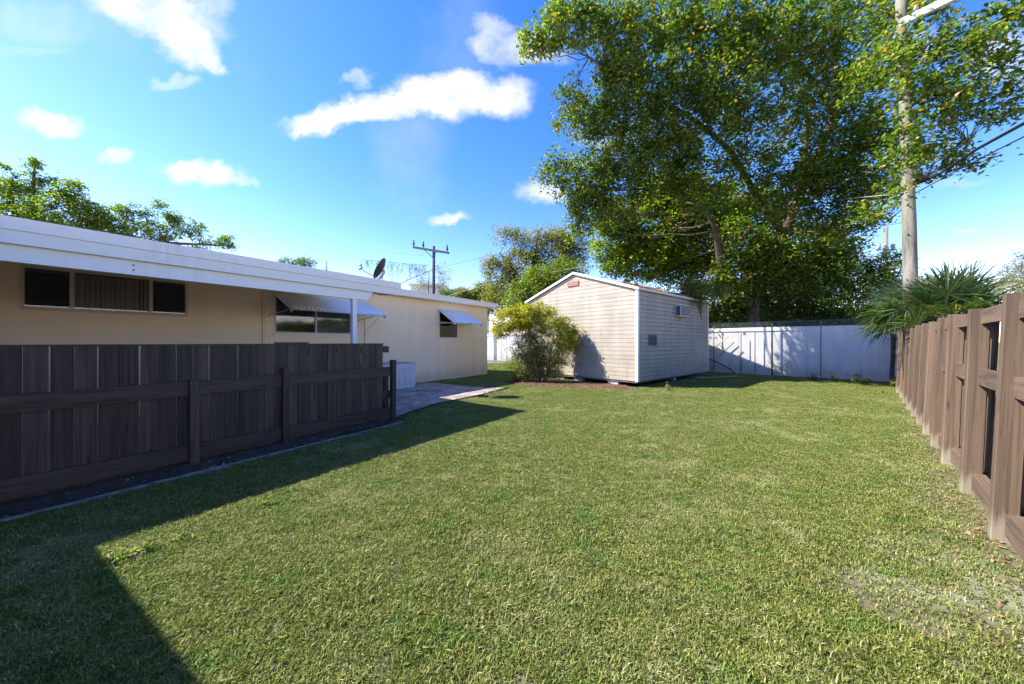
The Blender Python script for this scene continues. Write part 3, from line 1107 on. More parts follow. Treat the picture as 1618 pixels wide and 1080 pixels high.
mulch_px = [(794, 604), (806, 607.5), (842, 610), (880, 611.5), (930, 613.5), (968, 616), (996, 618), (1006, 616)]
mpts = [at(*p) for p in mulch_px]
SC0 = at(1007, 613.0)                                 # ground point under the shed's near corner
SA = Vector((-.6564, .7547)); SB = Vector((.7547, .6564))


def mulch_bed():
    mb = MB()
    back = []
    for i, p in enumerate(mpts):
        q = Vector((p.x, p.y)) + Vector((.5, .7)) * (1.5 if 0 < i < 6 else (.35 if i else .3))
        back.append(q)
    for i, p in enumerate(mpts):
        for k in range(5):
            q = Vector((p.x, p.y)).lerp(back[i], k / 4)
            mb.v.append((q.x, q.y, gz(q.x, q.y) + .012))
    for i in range(len(mpts) - 1):
        for k in range(4):
            a = i * 5 + k
            mb.f.append((a, a + 5, a + 6, a + 1))
    tag(mb.build('mulch_bed', M['redbase'], smooth=True), kind='structure')
    return [(p.x, p.y) for p in mpts] + [(q.x, q.y) for q in back[::-1]]


MULCH = mulch_bed()


def scatter_chips(name, label, cat, poly, n, size, mat, zoff=.015, flat=.35, weight=None):
    xs = [p[0] for p in poly]; ys = [p[1] for p in poly]
    V, Fc = [], []
    cnt = 0
    while cnt < n:
        x = random.uniform(min(xs), max(xs)); y = random.uniform(min(ys), max(ys))
        if not inside(poly, x, y) or (weight and random.random() > weight(x, y)):
            continue
        s = size * random.uniform(.5, 1.4)
        a = random.uniform(0, 6.28)
        c, si = math.cos(a), math.sin(a)
        hx, hy, hz = s * random.uniform(.6, 1), s * random.uniform(.3, .6), s * flat * random.uniform(.5, 1)
        tl = random.uniform(-.5, .5)
        b = len(V)
        z = gz(x, y) + zoff + random.uniform(0, size * .4)
        for (px_, py_, pz_) in ((-hx, -hy * .6, -hz), (hx * .9, -hy, -hz), (hx, hy, -hz * .8), (-hx * .8, hy, -hz), (0, -.1 * hy, hz), (hx * .4, .2 * hy, hz * .8)):
            zz = pz_ + tl * px_
            V.append((x + c * px_ - si * py_, y + si * px_ + c * py_, z + zz))
        Fc += [(b, b + 1, b + 4), (b + 1, b + 5, b + 4), (b + 1, b + 2, b + 5), (b + 2, b + 3, b + 5), (b + 3, b + 4, b + 5), (b + 3, b, b + 4)]
        cnt += 1
    o = put(name, npmesh(name, V, Fc, mat))
    return tag(o, label, cat, kind='stuff')


scatter_chips('mulch_chips', 'red bark chips in the bed in front of shed and bush', 'mulch', MULCH, 5200, .036, M['redchip'], .02, .5)
fl = Vector((FP.x, FP.y)); fn_ = Vector((FU.y, -FU.x))
BEDPOLY = [(p.x, p.y) for p in kpts_all] + [((fl + FU * t).x, (fl + FU * t).y) for t in (4.6, -1.2)]
scatter_chips('soil_debris', 'dark crumbs of soil along the foot of the dark fence', 'soil', BEDPOLY, 2600, .020, M['soil'], .03)
scatter_chips('pale_pebbles', 'pale pebbles scattered on soil below the dark fence', 'pebbles', BEDPOLY, 150, .014, M['pebble'], .03)
q = [at(*p) for p in ((470, 700), (560, 684), (640, 662), (700, 645), (680, 672), (560, 712), (480, 726))]
scatter_chips('pebbles_in_grass', 'white pebbles lying in shaded grass beside the kerb', 'pebbles', [(p.x, p.y) for p in q], 230, .011, M['pebble'], .022)


# ------------------------------------------------------------------ left dark fence
def build_left_fence():
    root = thing('wooden_fence', 'dark stained board fence with rails, in shade before the cream house', 'fence', (FP.x, FP.y, 0), math.atan2(FU.y, FU.x))
    top = 1.455
    tend, _ = along(FP, FU, 605)
    tp = [along(FP, FU, x)[0] for x in (-330, 304, 448.5, 618.5)]
    tp = [tp[1] - 2.35] + tp[1:]
    pitch = .150
    n = int((tend + 2.4) / pitch)
    wb = .1425
    meshes = []
    for k in range(6):
        b = MB()
        z1 = 1.0
        dx = random.uniform(-.002, .002)
        b.cbox(-wb / 2, wb / 2, 0, .019, 0, 1.0, .002)
        b.v = [(x + dx * z * 2, y, z) for x, y, z in b.v]
        meshes.append(b.mesh('fence_board', M['dark_wood']))
    for i in range(n):
        t = tend - wb / 2 - i * pitch
        w = FP.y + FU.y * t
        z0 = gz(0, w) + .035 + random.uniform(-.01, .01)
        put('fence_board', meshes[i % 6], root, (t, random.uniform(0, .004), z0), (0, random.uniform(-.002, .002), 0), (1, 1, top - z0 + .0005))
    # cap
    MB().box(tend - n * pitch, tend + .01, -.012, .034, top + .001, top + .02).build('fence_cap', M['dark_rail'], root)
    # posts stand proud on the lawn side, rails butt between them
    for i, t in enumerate(tp):
        w = FP.y + FU.y * t
        g = gz(0, w)
        zt = (1.04, 1.04, 1.12, 1.155)[i]
        MB().cbox(-.045, .045, -.092, -.001, g - .1, zt, .006).build('fence_post', M['dark_wood'], root, loc=(t, 0, 0))
    for i in range(3):
        a, b_ = tp[i] + .047, tp[i + 1] - .047
        ga, gb = gz(0, FP.y + FU.y * a), gz(0, FP.y + FU.y * b_)
        for zb, zt in ((.075, .255), (.85, 1.02)):
            oa, ob = (ga, gb) if zb < .5 else (ga * .55, gb * .55)
            m = MB()
            m.hexa([(a, -.042, zb + oa), (b_, -.042, zb + ob), (b_, -.003, zb + ob), (a, -.003, zb + oa)],
                   [(a, -.042, zt + oa), (b_, -.042, zt + ob), (b_, -.003, zt + ob), (a, -.003, zt + oa)])
            m.build('fence_rail', M['dark_rail'], root)
    # rails on the far face that stop at the end post
    e = tp[3]
    for zb, zt in ((1.30, 1.42), (.90, 1.02), (.42, .56), ):
        MB().box(tend - 1.6, e - (.0 if zb < 1.2 else .04), .026, .062, zb, zt).build('fence_rail', M['dark_rail'], root)
    MB().cbox(-.045, .045, .0, .07, .12, 1.02, .005).build('fence_post', M['dark_wood'], root, loc=(e - .06, .063, 0))
    # step in the cap: a second short length of dark fence behind
    r2 = thing('wooden_fence', 'short dark fence return standing just behind the long dark fence', 'fence', (0, 0, 0), 0)
    a = H2W(*[sH(436)[0], 1.5], 0); 
    d1 = P(436, 540, 6.0); d2 = P(487, 540, 6.9)
    a = Vector((d1.x, d1.y)); b_ = Vector((d2.x, d2.y))
    dv = (b_ - a).normalized(); ln = (b_ - a).length
    r2.location = (a.x, a.y, 0); r2.rotation_euler = (0, 0, math.atan2(dv.y, dv.x))
    nb = int(ln / pitch)
    for i in range(nb):
        t = (i + .5) * ln / nb
        put('fence_board', meshes[i % 6], r2, (t, 0, .25), None, (ln / nb / .148, 1, 1.225))
    MB().box(0, ln, -.02, .04, 1.476, 1.496).build('fence_cap', M['dark_rail'], r2)
    return root


build_left_fence()


# ------------------------------------------------------------------ right brown fence
def build_right_fence():
    root = thing('wooden_fence', 'sunlit brown fence with square posts and three rails, right of the lawn', 'fence', (RP.x - RN.x * .02, RP.y - RN.y * .02, 0), math.atan2(RU.y, RU.x))
    root.rotation_euler = (math.radians(2.0), 0, math.atan2(RU.y, RU.x))
    ts = [along(RP, RU, px)[0] for px in (1588, 1533, 1500, 1480, 1465, 1453, 1443, 1435)]
    L_ = (WO - Vector((RP.x, RP.y))).dot(RU) + .12
    ts = [0.0]
    # spacing read from the post feet
    for px in (1534, 1501, 1482, 1468, 1457, 1448, 1440, 1433, 1427, 1421):
        ts.append(along(RP, RU, px)[0])
    ts = [t for t in ts if t < L_ - .3]
    ts = [ts[0] - 2.55, ts[0] - 1.25] + ts + [L_ - .1]
    tops = 1.83
    pm = []
    for k in range(4):
        b = MB(); b.cbox(-.047, .047, -.04, .088, 0, 1, .008)
        pm.append(b.mesh('fence_post', M['brown_post']))
    for i, t in enumerate(ts):
        w = RP.y + RU.y * t
        g = gz(0, w)
        tt = tops + random.uniform(-.012, .012) + (.035 if i == 2 else 0) - .01 * max(0, (t - 3) / 6)
        put('fence_post', pm[i % 4], root, (t, 0, g - .08), (random.uniform(-.006, .006), random.uniform(-.006, .006), random.uniform(-.03, .03)), (1, 1, tt - g + .08))
    for a, b_ in zip(ts, ts[1:]):
        a += .048; b_ -= .048
        ga, gb = gz(0, RP.y + RU.y * a), gz(0, RP.y + RU.y * b_)
        for zb, zt, f in ((1.675, 1.813, .0), (1.09, 1.245, .35), (.055, .215, 1)):
            j = random.uniform(-.006, .006)
            m = MB()
            m.hexa([(a, -.012, zb + ga * f + j), (b_, -.012, zb + gb * f), (b_, .026, zb + gb * f), (a, .026, zb + ga * f + j)],
                   [(a, -.012, zt + ga * f + j), (b_, -.012, zt + gb * f), (b_, .026, zt + gb * f), (a, .026, zt + ga * f + j)])
            m.build('fence_rail', M['brown_rail'], root)
        m = MB()
        m.hexa([(a, -.052, .065 + ga), (b_, -.052, .065 + gb), (b_, -.014, .065 + gb), (a, -.014, .065 + ga)],
               [(a, -.052, .225 + ga), (b_, -.052, .225 + gb), (b_, -.014, .225 + gb), (a, -.014, .225 + ga)])
        m.build('fence_rail', M['brown_rail'], root)
    bms = []
    dms = MB().cbox(-.066, .066, -.009, .009, 0, 1, .003).mesh('fence_board', M['dark_wood'])
    for k in range(5):
        b = MB(); b.cbox(-.066, .066, -.009, .009, 0, 1, .003)
        bms.append(b.mesh('fence_board', M['brown_post']))
    k = 0
    for a, b_ in zip(ts, ts[1:]):
        span = b_ - a - .094
        gap = min(.17, span * .16)
        nb = max(2, int(round((span - gap) / .142)))
        wv = (span - gap) / nb
        for j in range(nb):
            t = a + .047 + (j + .5) * wv
            put('fence_board', bms[k % 5], root, (t, -.088 + random.uniform(-.004, .004), .05), (0, random.uniform(-.003, .003), random.uniform(-.02, .02)), (wv * .985 / .132, 1, 1.75 + random.uniform(-.03, .01)))
            k += 1
        # gap closed by a far-face board, its dark wood painting in the shade
        put('fence_board', dms, root, (b_ - .047 - gap * .4, -.15, .04), (0, 0, 0), (gap * 1.6 / .132, 1, 1.74))
    # dark end return at the corner, towards the white wall
    return ts


build_right_fence()


# ------------------------------------------------------------------ white wall and chain link fence
def build_back():
    root = thing('boundary_wall', 'white panel wall closing the far end of the yard behind chain link', 'wall', (WO.x, WO.y, 0), math.atan2(WD.y, WD.x))
    # local x along the wall to the left, local y = WN (towards the camera)
    Lw = 31.0
    base = 0.0
    top = 2.17
    w = 1.22
    n = int(Lw / w)
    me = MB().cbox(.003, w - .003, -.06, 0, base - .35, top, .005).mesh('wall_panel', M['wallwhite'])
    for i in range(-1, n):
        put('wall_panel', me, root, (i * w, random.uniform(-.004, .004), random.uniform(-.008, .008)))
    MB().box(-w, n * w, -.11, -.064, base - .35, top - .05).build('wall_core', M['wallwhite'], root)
    # chain link fence in front
    r2 = thing('chain_link_fence', 'green posted chain link fence running just in front of white wall', 'fence', (WO.x + WN.x * .28, WO.y + WN.y * .28, 0), math.atan2(WD.y, WD.x))
    pm = MB(); pm.tube([(0, 0, 0), (0, 0, 1)], .03, 10); pmesh = pm.mesh('fence_post', M['greenpost'], True)
    pm = MB(); pm.tube([(0, 0, 0), (0, 0, 1)], .019, 8); pmesh2 = pm.mesh('fence_post', M['wire'], True)
    o2 = Vector((r2.location.x, r2.location.y))
    px_list = [(1408, 0), (1297, 0), (1220, 1), (1193, 0), (1171, 0), (1128, 0), (831, 0), (801, 0), (784, 0)]
    tt = []
    for px, big in px_list:
        t = along(o2, WD, px)[0]
        put('fence_post', pmesh if big else pmesh2, r2, (t, 0, -.05), None, (1, 1, 2.5 if big else 2.0 if px in (1193, 1171, 831, 801, 784) else 2.42))
        tt.append(t)
    t0 = along(o2, WD, 1406)[0]
    MB().tube([(t0, 0, 2.39), (29.0, 0, 2.39)], .021, 8).build('top_rail', M['greenpost'], r2, True)
    # woven wire
    mb = MB()
    zlo, zhi = .02, 2.38
    pitch = .10
    H_ = zhi - zlo
    hgt = H_
    x = t0 - hgt
    def seg(a, b_):
        mb.tube([a, b_], .0042, 3, False)
    while x < 29.0:
        for sgn in (1, -1):
            xa, za, xb, zb = (x, zlo, x + hgt, zhi) if sgn > 0 else (x, zhi, x + hgt, zlo)
            if xa < t0:
                k = (t0 - xa) / hgt; xa = t0; za = za + (zb - za) * k
            if xb > 29.0:
                k = (29.0 - xa) / max(1e-6, xb - xa); zb = za + (zb - za) * k; xb = 29.0
            if xb > xa:
                seg((xa, .002 * sgn + .03, za), (xb, .002 * sgn + .03, zb))
        x += pitch
    tag(mb.build('wire_mesh', M['wire'], r2), kind='stuff')
    return o2


CLO = build_back()


# ------------------------------------------------------------------ shed
def build_shed():
    c = SC0
    g = c.z
    root = thing('garden_shed', 'beige clapboard shed with white-edged gable roof, raised on blocks', 'shed', (c.x, c.y, 0), math.atan2(SA.y, SA.x))
    # local x: along the gable front to the left, local y: out of the front towards the lawn
    Wd = along(c, SA, 834)[0]
    D = along(c, SB, 1118)[0]
    _, zbot = along(c, SA, 1007, 603)
    _, ztop = along(c, SA, 1007, 453)
    _, zap = along(c, SA, 906, 431)
    ze = ztop - .07
    zapx = zap - .06
    sl = (zapx - ze) / (Wd / 2)
    # core
    m = MB()
    pts = [(0.0, zbot), (Wd, zbot), (Wd, ze), (Wd / 2, zapx), (0.0, ze)]
    f0 = [(x, -.003, z) for x, z in pts]; b0 = [(x, -D, z) for x, z in pts]
    m.add(f0 + b0, [(0, 1, 2, 3, 4), (9, 8, 7, 6, 5)] + [(i, 5 + i, 5 + (i + 1) % 5, (i + 1) % 5) for i in range(5)])
    m.build('wall', M['siding'], root)
    pitch = .1414
    # front courses
    z = zbot
    while z < zapx - .03:
        z2 = min(z + pitch, zapx - .004)
        def ext(zz):
            e = max(0.0, (zz - ze) / sl)
            return e + .03, Wd - e - .03
        l0, r0 = ext(z); l1, r1 = ext(z2)
        if r1 <= l1:
            l1 = r1 = Wd / 2
            l1 -= .01; r1 += .01
        b = MB()
        b.hexa([(l0, .001, z + .002), (r0, .001, z + .002), (r0, .013, z + .003), (l0, .013, z + .003)],
               [(l1, .001, z2), (r1, .001, z2), (r1, .006, z2), (l1, .006, z2)])
        b.build('siding_board', M['siding'], root)
        z += pitch
    # right side courses (outward is local -x)
    z = zbot
    bmesh_ = MB().hexa([(-.034, -D + .02, .004), (-.001, -D + .02, .004), (-.001, -.03, .004), (-.034, -.03, .004)],
                       [(-.006, -D + .02, pitch), (-.001, -D + .02, pitch), (-.001, -.03, pitch), (-.006, -.03, pitch)]).mesh('siding_board', M['siding'])
    while z + pitch < ze + .03:
        put('siding_board', bmesh_, root, (0, 0, z))
        z += pitch
    # trims
    MB().box(-.040, .055, -.055, .040, zbot - .01, ze - .01).build('corner_trim', M['shedtrim'], root)
    MB().box(-.038, -.001, -D - .01, -D + .05, zbot, ze - .01).build('corner_trim', M['shedtrim'], root)
    MB().box(Wd - .045, Wd + .028, -.045, .028, zbot - .01, ze - .01).build('corner_trim', M['shedtrim'], root)
    # roof slabs with overhang
    ov, fr = .09, .075
    for side in (0, 1):
        xe = -ov if side == 0 else Wd + ov
        zex = ze - sl * ov
        xm = Wd / 2
        m = MB()
        m.hexa([(xe, -D - fr, zex + .012), (xe, fr, zex + .012), (xm, fr, zapx + .012), (xm, -D - fr, zapx + .012)][::1],
               [(xe, -D - fr, zex + .06), (xe, fr, zex + .06), (xm, fr, zapx + .06), (xm, -D - fr, zapx + .06)])
        m.build('roof', M['shedroof'], root)
        # rake board on the gable
        m = MB()
        yy0, yy1 = fr + .001, fr + .022
        m.hexa([(xe, yy0, zex - .012), (xe, yy1, zex - .012), (xm, yy1, zapx - .012), (xm, yy0, zapx - .012)],
               [(xe, yy0, zex + .072), (xe, yy1, zex + .072), (xm, yy1, zapx + .072), (xm, yy0, zapx + .072)])
        m.build('rake_trim', M['shedtrim'], root)
    # eave fascia on the right side
    m = MB(); m.box(-ov - .018, -ov - .001, -D - fr, fr, ze - sl * ov - .012, ze - sl * ov + .066)
    m.build('eave_trim', M['acgrey'], root)
    # faded red gable vent with four louvred bays
    va, vz1 = along(c, SA, 897, 450); vb, vz0 = along(c, SA, 915, 447)
    _, vz0 = along(c, SA, 897, 453.5); _, vz1 = along(c, SA, 906, 444.5)
    v = MB(); v.box(vb, va, .028, .042, vz0, vz1); vo = v.build('gable_vent', M['redvent'], root)
    for i in range(4):
        a = vb + (va - vb) * (i + .12) / 4; b_ = vb + (va - vb) * (i + .88) / 4
        for k in range(3):
            zz = vz0 + (vz1 - vz0) * (k + .2) / 3
            MB().hexa([(a, .042, zz), (b_, .042, zz), (b_, .056, zz), (a, .056, zz)], [(a, .042, zz + .02), (b_, .042, zz + .02), (b_, .046, zz + .026), (a, .046, zz + .026)]).build('louvre', M['redvent'], vo)
    # small dark window on the right side
    def side(px, py):
        return along(c, SB, px, py)
    d0, wz1 = side(1024, 529); d1, _ = side(1035.5, 529); _, wz0 = side(1024, 546)
    wf = MB()
    wf.box(-.055, -.02, -d1, -d0, wz0, wz0 + .03); wf.box(-.055, -.02, -d1, -d0, wz1 - .03, wz1)
    wf.box(-.055, -.02, -d1, -d1 + .025, wz0 + .03, wz1 - .03); wf.box(-.055, -.02, -d0 - .025, -d0, wz0 + .03, wz1 - .03)
    wo = wf.build('window', M['acdark'], root)
    MB().box(-.045, -.038, -d1 + .025, -d0 - .025, wz0 + .03, wz1 - .03).build('pane', M['darkglass'], wo)
    # window air conditioner
    d0, az1 = side(1065.5, 481.5); d1, _ = side(1080, 481); _, az0 = side(1065.5, 500.5)
    ac = MB(); ac.box(-.24, -.036, -d1, -d0, az0, az1)
    aco = ac.build('air_conditioner', M['acgrey'], root)
    MB().box(-.252, -.2402, -d1 + .03, -d0 - .03, az0 + .035, az1 - .03).build('grille', M['acdark'], aco)
    for k in range(7):
        zz = az0 + .045 + k * (az1 - az0 - .09) / 6.5
        MB().box(-.258, -.2522, -d1 + .04, -d0 - .04, zz, zz + .012).build('fin', M['acgrey'], aco)
    MB().box(-.22, -.06, -d0 + .0005, -d0 + .004, az0 + .04, az1 - .05).build('side_grille', M['acdark'], aco)
    # floor skid and block piers
    MB().box(.02, Wd - .02, -D + .02, -.02, zbot - .055, zbot - .002).build('floor', M['oldboard'], root)
    for (x, y) in ((.95, -.16), (2.5, -.2), (.35, -D + .25), (1.5, -D / 2), (3.4, -.2), (3.6, -D + .3), (.3, -D / 2)):
        w = Vector((c.x, c.y)) + SA * x + SB * (-y)
        MB().box(x - .2, x + .2, y - .1, y + .1, gz(w.x, w.y) - .02, zbot - .057).build('pier_block', M['block'], root)
    return root, g, zbot, ze, D, Wd, zapx


shed, SG, SZB, SZE, SD, SW, SZA = build_shed()


def S2W(x, y, z):
    v = Vector((SC0.x, SC0.y)) + SA * x - SB * y
    return Vector((v.x, v.y, z))


# leaf litter on the shed roof
def roof_litter():
    V, Fc = [], []
    for _ in range(1100):
        y = -random.uniform(.3, SD - .05) ; x = abs(random.gauss(0, .45))
        if x > SW / 2 - .05: continue
        z = SZE + (SZA - SZE) * x / (SW / 2) + .07 + abs(random.gauss(0, .035))
        w = S2W(x, y, z)
        s = random.uniform(.03, .07)
        d = Vector((random.gauss(0, 1), random.gauss(0, 1), random.gauss(0, .4))).normalized()
        e = d.cross(Vector((random.gauss(0, 1), random.gauss(0, 1), random.gauss(0, 1)))).normalized()
        b = len(V)
        V += [tuple(w - d * s), tuple(w + e * s * .5), tuple(w + d * s), tuple(w - e * s * .5)]
        Fc += [(b, b + 1, b + 2), (b, b + 2, b + 3)]
    tag(put('leaf_litter', npmesh('leaf_litter', V, Fc, M['litter'])), 'brown fallen leaves heaped along the edge of shed roof', 'leaf litter', kind='stuff')


roof_litter()


# ------------------------------------------------------------------ storage box
def build_box():
    s1 = sH(657, None, .95)[0]
    s0 = s1 - 1.7
    g = .26
    p0, p1 = .08, .95
    _, zt = along(W0, U, 657, 572.5, p1, NH)
    _, zb = along(W0, U, 657, 608.5, p1, NH)
    c = H2W(s1, p1, 0)
    g = gz(c.x, c.y) + .02
    root = thing('storage_box', 'pale grey resin storage box with lid against the cream wall', 'storage box', tuple(H2W((s0 + s1) / 2, (p0 + p1) / 2, g)), HROT)
    hx, hy = (s1 - s0) / 2, (p1 - p0) / 2
    h = zt - g
    m = MB(); m.hexa([(-hx + .02, -hy + .02, -.02), (hx - .02, -hy + .02, -.02), (hx - .02, hy - .02, -.02), (-hx + .02, hy - .02, -.02)],
                     [(-hx + .006, -hy + .006, h * .78), (hx - .006, -hy + .006, h * .78), (hx - .006, hy, h * .78), (-hx + .006, hy, h * .78)])
    m.build('box_body', M['box'], root)
    n = 8
    for i in range(n):
        x = -hx + .03 + (2 * hx - .06) * i / n
        w = (2 * hx - .06) / n - .014
        MB().box(x, x + w, -hy - .003, -hy + .008, .03, h * .74).build('box_panel', M['box'], root)
    for i in range(4):
        y = -hy + .03 + (2 * hy - .06) * i / 4
        w = (2 * hy - .06) / 4 - .014
        MB().box(hx - .008, hx + .003, y, y + w, .03, h * .74).build('box_panel', M['box'], root)
    m = MB(); m.box(-hx - .012, hx + .012, -hy - .015, hy, h * .79, h * .96); m.build('lid', M['box'], root)
    m = MB(); m.box(-hx + .02, hx - .02, -hy + .02, hy - .02, h * .962, h); m.build('lid_top', M['dishgrey'], root)


build_box()


# ------------------------------------------------------------------ satellite dish
def build_dish():
    y = 9.3
    c = P(603.5, 426, y)
    root = thing('satellite_dish', 'dark oval satellite dish with long feed arm standing on flat roof', 'satellite dish', (c.x, c.y, ZROOF + .0), 0)
    rel = Vector((0, 0, c.z - ZROOF))
    # dish faces left and a little away from the camera
    face = Vector((-.80, -.10, .42)).normalized()
    side_ = Vector((0, 0, 1)).cross(face).normalized()
    upv = face.cross(side_)
    m = MB()
    R1, R2 = .31, .29
    rings, seg = 6, 28
    def pt(r, a, off):
        return rel + side_ * (R2 * r * math.cos(a)) + upv * (R1 * r * math.sin(a)) + face * (.075 * r * r + off)
    for off, flip in ((0, 1), (-.008, 0)):
        b = len(m.v)
        m.v.append(tuple(pt(0, 0, off)))
        for i in range(1, rings + 1):
            for k in range(seg):
                m.v.append(tuple(pt(i / rings, 2 * math.pi * k / seg, off)))
        for k in range(seg):
            f = (b, b + 1 + k, b + 1 + (k + 1) % seg)
            m.f.append(f if flip else f[::-1])
        for i in range(rings - 1):
            for k in range(seg):
                a = b + 1 + i * seg
                f = (a + k, a + seg + k, a + seg + (k + 1) % seg, a + (k + 1) % seg)
                m.f.append(f if flip else f[::-1])
    b1 = 1 + (rings - 1) * seg; b2 = 1 + rings * seg + b1
    for k in range(seg):
        m.f.append((b1 + k, b1 + (k + 1) % seg, b2 + (k + 1) % seg, b2 + k))
    m.build('reflector', M['dishback'], root, True)
    foot = rel - upv * .26 - face * .06
    fe = P(569, 424, y - .25) - Vector((c.x, c.y, ZROOF))
    MB().tube([foot, foot.lerp(fe, .5) - Vector((0, 0, .02)), fe], .011, 8).build('feed_arm', M['dishgrey'], root, True)
    lnb = MB()
    lnb.tube([fe + Vector((-.03, 0, -.05)), fe + Vector((0, 0, .0)), fe + Vector((.06, 0, .03))], [.022, .028, .034], 10)
    lnb.tube([fe + Vector((-.04, 0, .08)), fe + Vector((0, 0, .08)), fe + Vector((.045, 0, .095))], [.02, .024, .03], 10)
    lnb.build('feed_horn', M['dishgrey'], root, True)
    br = MB()
    br.tube([rel - face * .03, rel - face * .09 - upv * .06, foot], [.05, .035, .028], 8)
    br.tube([foot, Vector((foot.x + .03, foot.y, .03))], .022, 8)
    br.tube([rel - face * .07 - upv * .1, Vector((foot.x - .02, foot.y + .25, .03))], .012, 6)
    br.build('mount', M['dishgrey'], root, True)
    MB().box(foot.x - .12, foot.x + .16, foot.y - .1, foot.y + .32, .022, .034).build('base_plate', M['dishgrey'], root)


build_dish()


# ------------------------------------------------------------------ poles and wires
def big_pole():
    y = 8.75
    b = P(1438.5, 430, y); b.z = .2
    root = thing('utility_pole', 'tall weathered wooden utility pole with pale crossarm rising behind the palm', 'utility pole', tuple(b))
    pts = []
    for py, px, wpx in ((600, 1440, 27), (440, 1438.5, 25), (350, 1436.5, 24), (290, 1434.5, 22.5), (220, 1432.5, 21), (100, 1427, 19), (35, 1424, 18), (-30, 1421, 17)):
        q = P(px, py, y)
        pts.append((q - b, wpx / F * y / 2))
    m = MB(); m.tube([p for p, _ in pts], [r / 1.52 for _, r in pts], 16); m.build('pole_shaft', M['pole'], root, True)
    a0 = P(1419, 46, y) - b
    y2 = 8.1
    a1 = P(1523, -4, y2) - b
    d = (a1 - a0); d.z = 0; d.normalize()
    n = Vector((d.y, -d.x, 0))
    h = .085
    off = n * .20
    pts0 = [a0 + off + n * .05 - Vector((0, 0, h)), a1 + off + n * .05 - Vector((0, 0, h)), a1 + off - n * .05 - Vector((0, 0, h)), a0 + off - n * .05 - Vector((0, 0, h))]
    MB().hexa(pts0, [p + Vector((0, 0, 2 * h)) for p in pts0]).build('crossarm', M['crossarm'], root)
    for k in (.25, .93):
        q_ = a0.lerp(a1, k) + off + Vector((0, 0, h))
        MB().tube([q_, q_ + Vector((0, 0, .06)), q_ + Vector((0, 0, .07)), q_ + Vector((0, 0, .17))], [.015, .015, .05, .03], 8).build('insulator', M['dishgrey'], root)
    q_ = P(1447, 285, y) - b
    MB().box(q_.x - .05, q_.x + .05, q_.y - .2, q_.y - .06, q_.z - .12, q_.z + .04).build('cable_bracket', M['hose'], root)
    return b


PB = big_pole()


def wire(pts, r, mat, label, sag=0.0, group=None, name='overhead_wire'):
    P_ = []
    for a, b in zip(pts, pts[1:]):
        n = 10
        for k in range(n):
            t = k / n
            q = a.lerp(b, t); q.z -= sag * 4 * t * (1 - t)
            P_.append(q)
    P_.append(pts[-1])
    m = MB(); m.tube(P_, r, 6)
    o = m.build(name, mat, None, True)
    return tag(o, label, 'cable', group)


wire([P(1445, 292, 8.6), P(1483, 276, 7.9), P(1545, 235, 6.6), P(1640, 183, 5.2)], .028, M['cable'], 'thick black cable climbing from utility pole to the right edge')
wire([P(1447, 305, 8.6), P(1500, 276, 7.4), P(1560, 245, 6.3), P(1650, 200, 5.0)], .012, M['cable'], 'thin black wire just below the thick cable right of pole')
wire([P(1436, 322, 8.6), P(1350, 392, 13.0), P(1200, 480, 30)], .014, M['cable'], 'thin wire sloping down left from utility pole into the trees')
wire([P(1436, 305, 8.8), P(1300, 318, 15), P(1150, 330, 21), P(990, 352, 24), P(790, 400, 30), P(690, 424, 28.2)], .013, M['greycable'], 'grey wire crossing behind tree crowns to the distant pole', 0.0)
wire([P(687, 424, 28), P(645, 442, 20), P(618, 455, 12.2)], .016, M['darkpole'], 'service wire dropping from distant dark pole to house roof', .02)
wire([P(-60, 244, 30), P(300, 300, 30), P(560, 392, 29), P(668, 404, 28)], .008, M['greycable'], 'very thin high wire across the sky above the house', .0)
wire([P(700, 470, 30), P(760, 452, 24), P(860, 432, 19), P(960, 415, 17)], .012, M['greycable'], 'pale wire passing low behind the gable of shed', .0)


def far_pole():
    y = 28.0
    b = P(684.5, 500, y); b.z = .3
    root = thing('utility_pole', 'distant dark utility pole with crossarm and three insulators above house roof', 'utility pole', tuple(b))
    top = P(685.5, 389, y) - b
    MB().tube([Vector((0, 0, 0)), top], [.15, .11], 10).build('pole_shaft', M['darkpole'], root, True)
    a0 = P(655, 391.5, y + .9) - b; a1 = P(711, 400.5, y - .9) - b
    d = (a1 - a0).normalized()
    up = Vector((0, 0, .09)); n = Vector((-d.y, d.x, 0)).normalized() * .06
    sh = -n * 2.7
    MB().hexa([a0 + sh - n - up, a1 + sh - n - up, a1 + sh + n - up, a0 + sh + n - up], [a0 + sh - n + up, a1 + sh - n + up, a1 + sh + n + up, a0 + sh + n + up]).build('crossarm', M['darkpole'], root)
    for px, k in ((656.5, .02), (672.5, .3), (709, .96)):
        q_ = a0.lerp(a1, k) + up + sh
        MB().tube([q_, q_ + Vector((0, 0, .12)), q_ + Vector((0, 0, .14)), q_ + Vector((0, 0, .2)), q_ + Vector((0, 0, .24)), q_ + Vector((0, 0, .3)), q_ + Vector((0, 0, .34)), q_ + Vector((0, 0, .5))],
                  [.04, .04, .1, .1, .05, .1, .04, .06], 8).build('insulator', M['darkpole'], root)
    c_ = P(685.2, 407, y) - b
    for k in (.3, .68):
        q_ = a0.lerp(a1, k) + sh
        MB().tube([q_, c_ + sh * .8], .03, 5).build('brace', M['darkpole'], root)


far_pole()


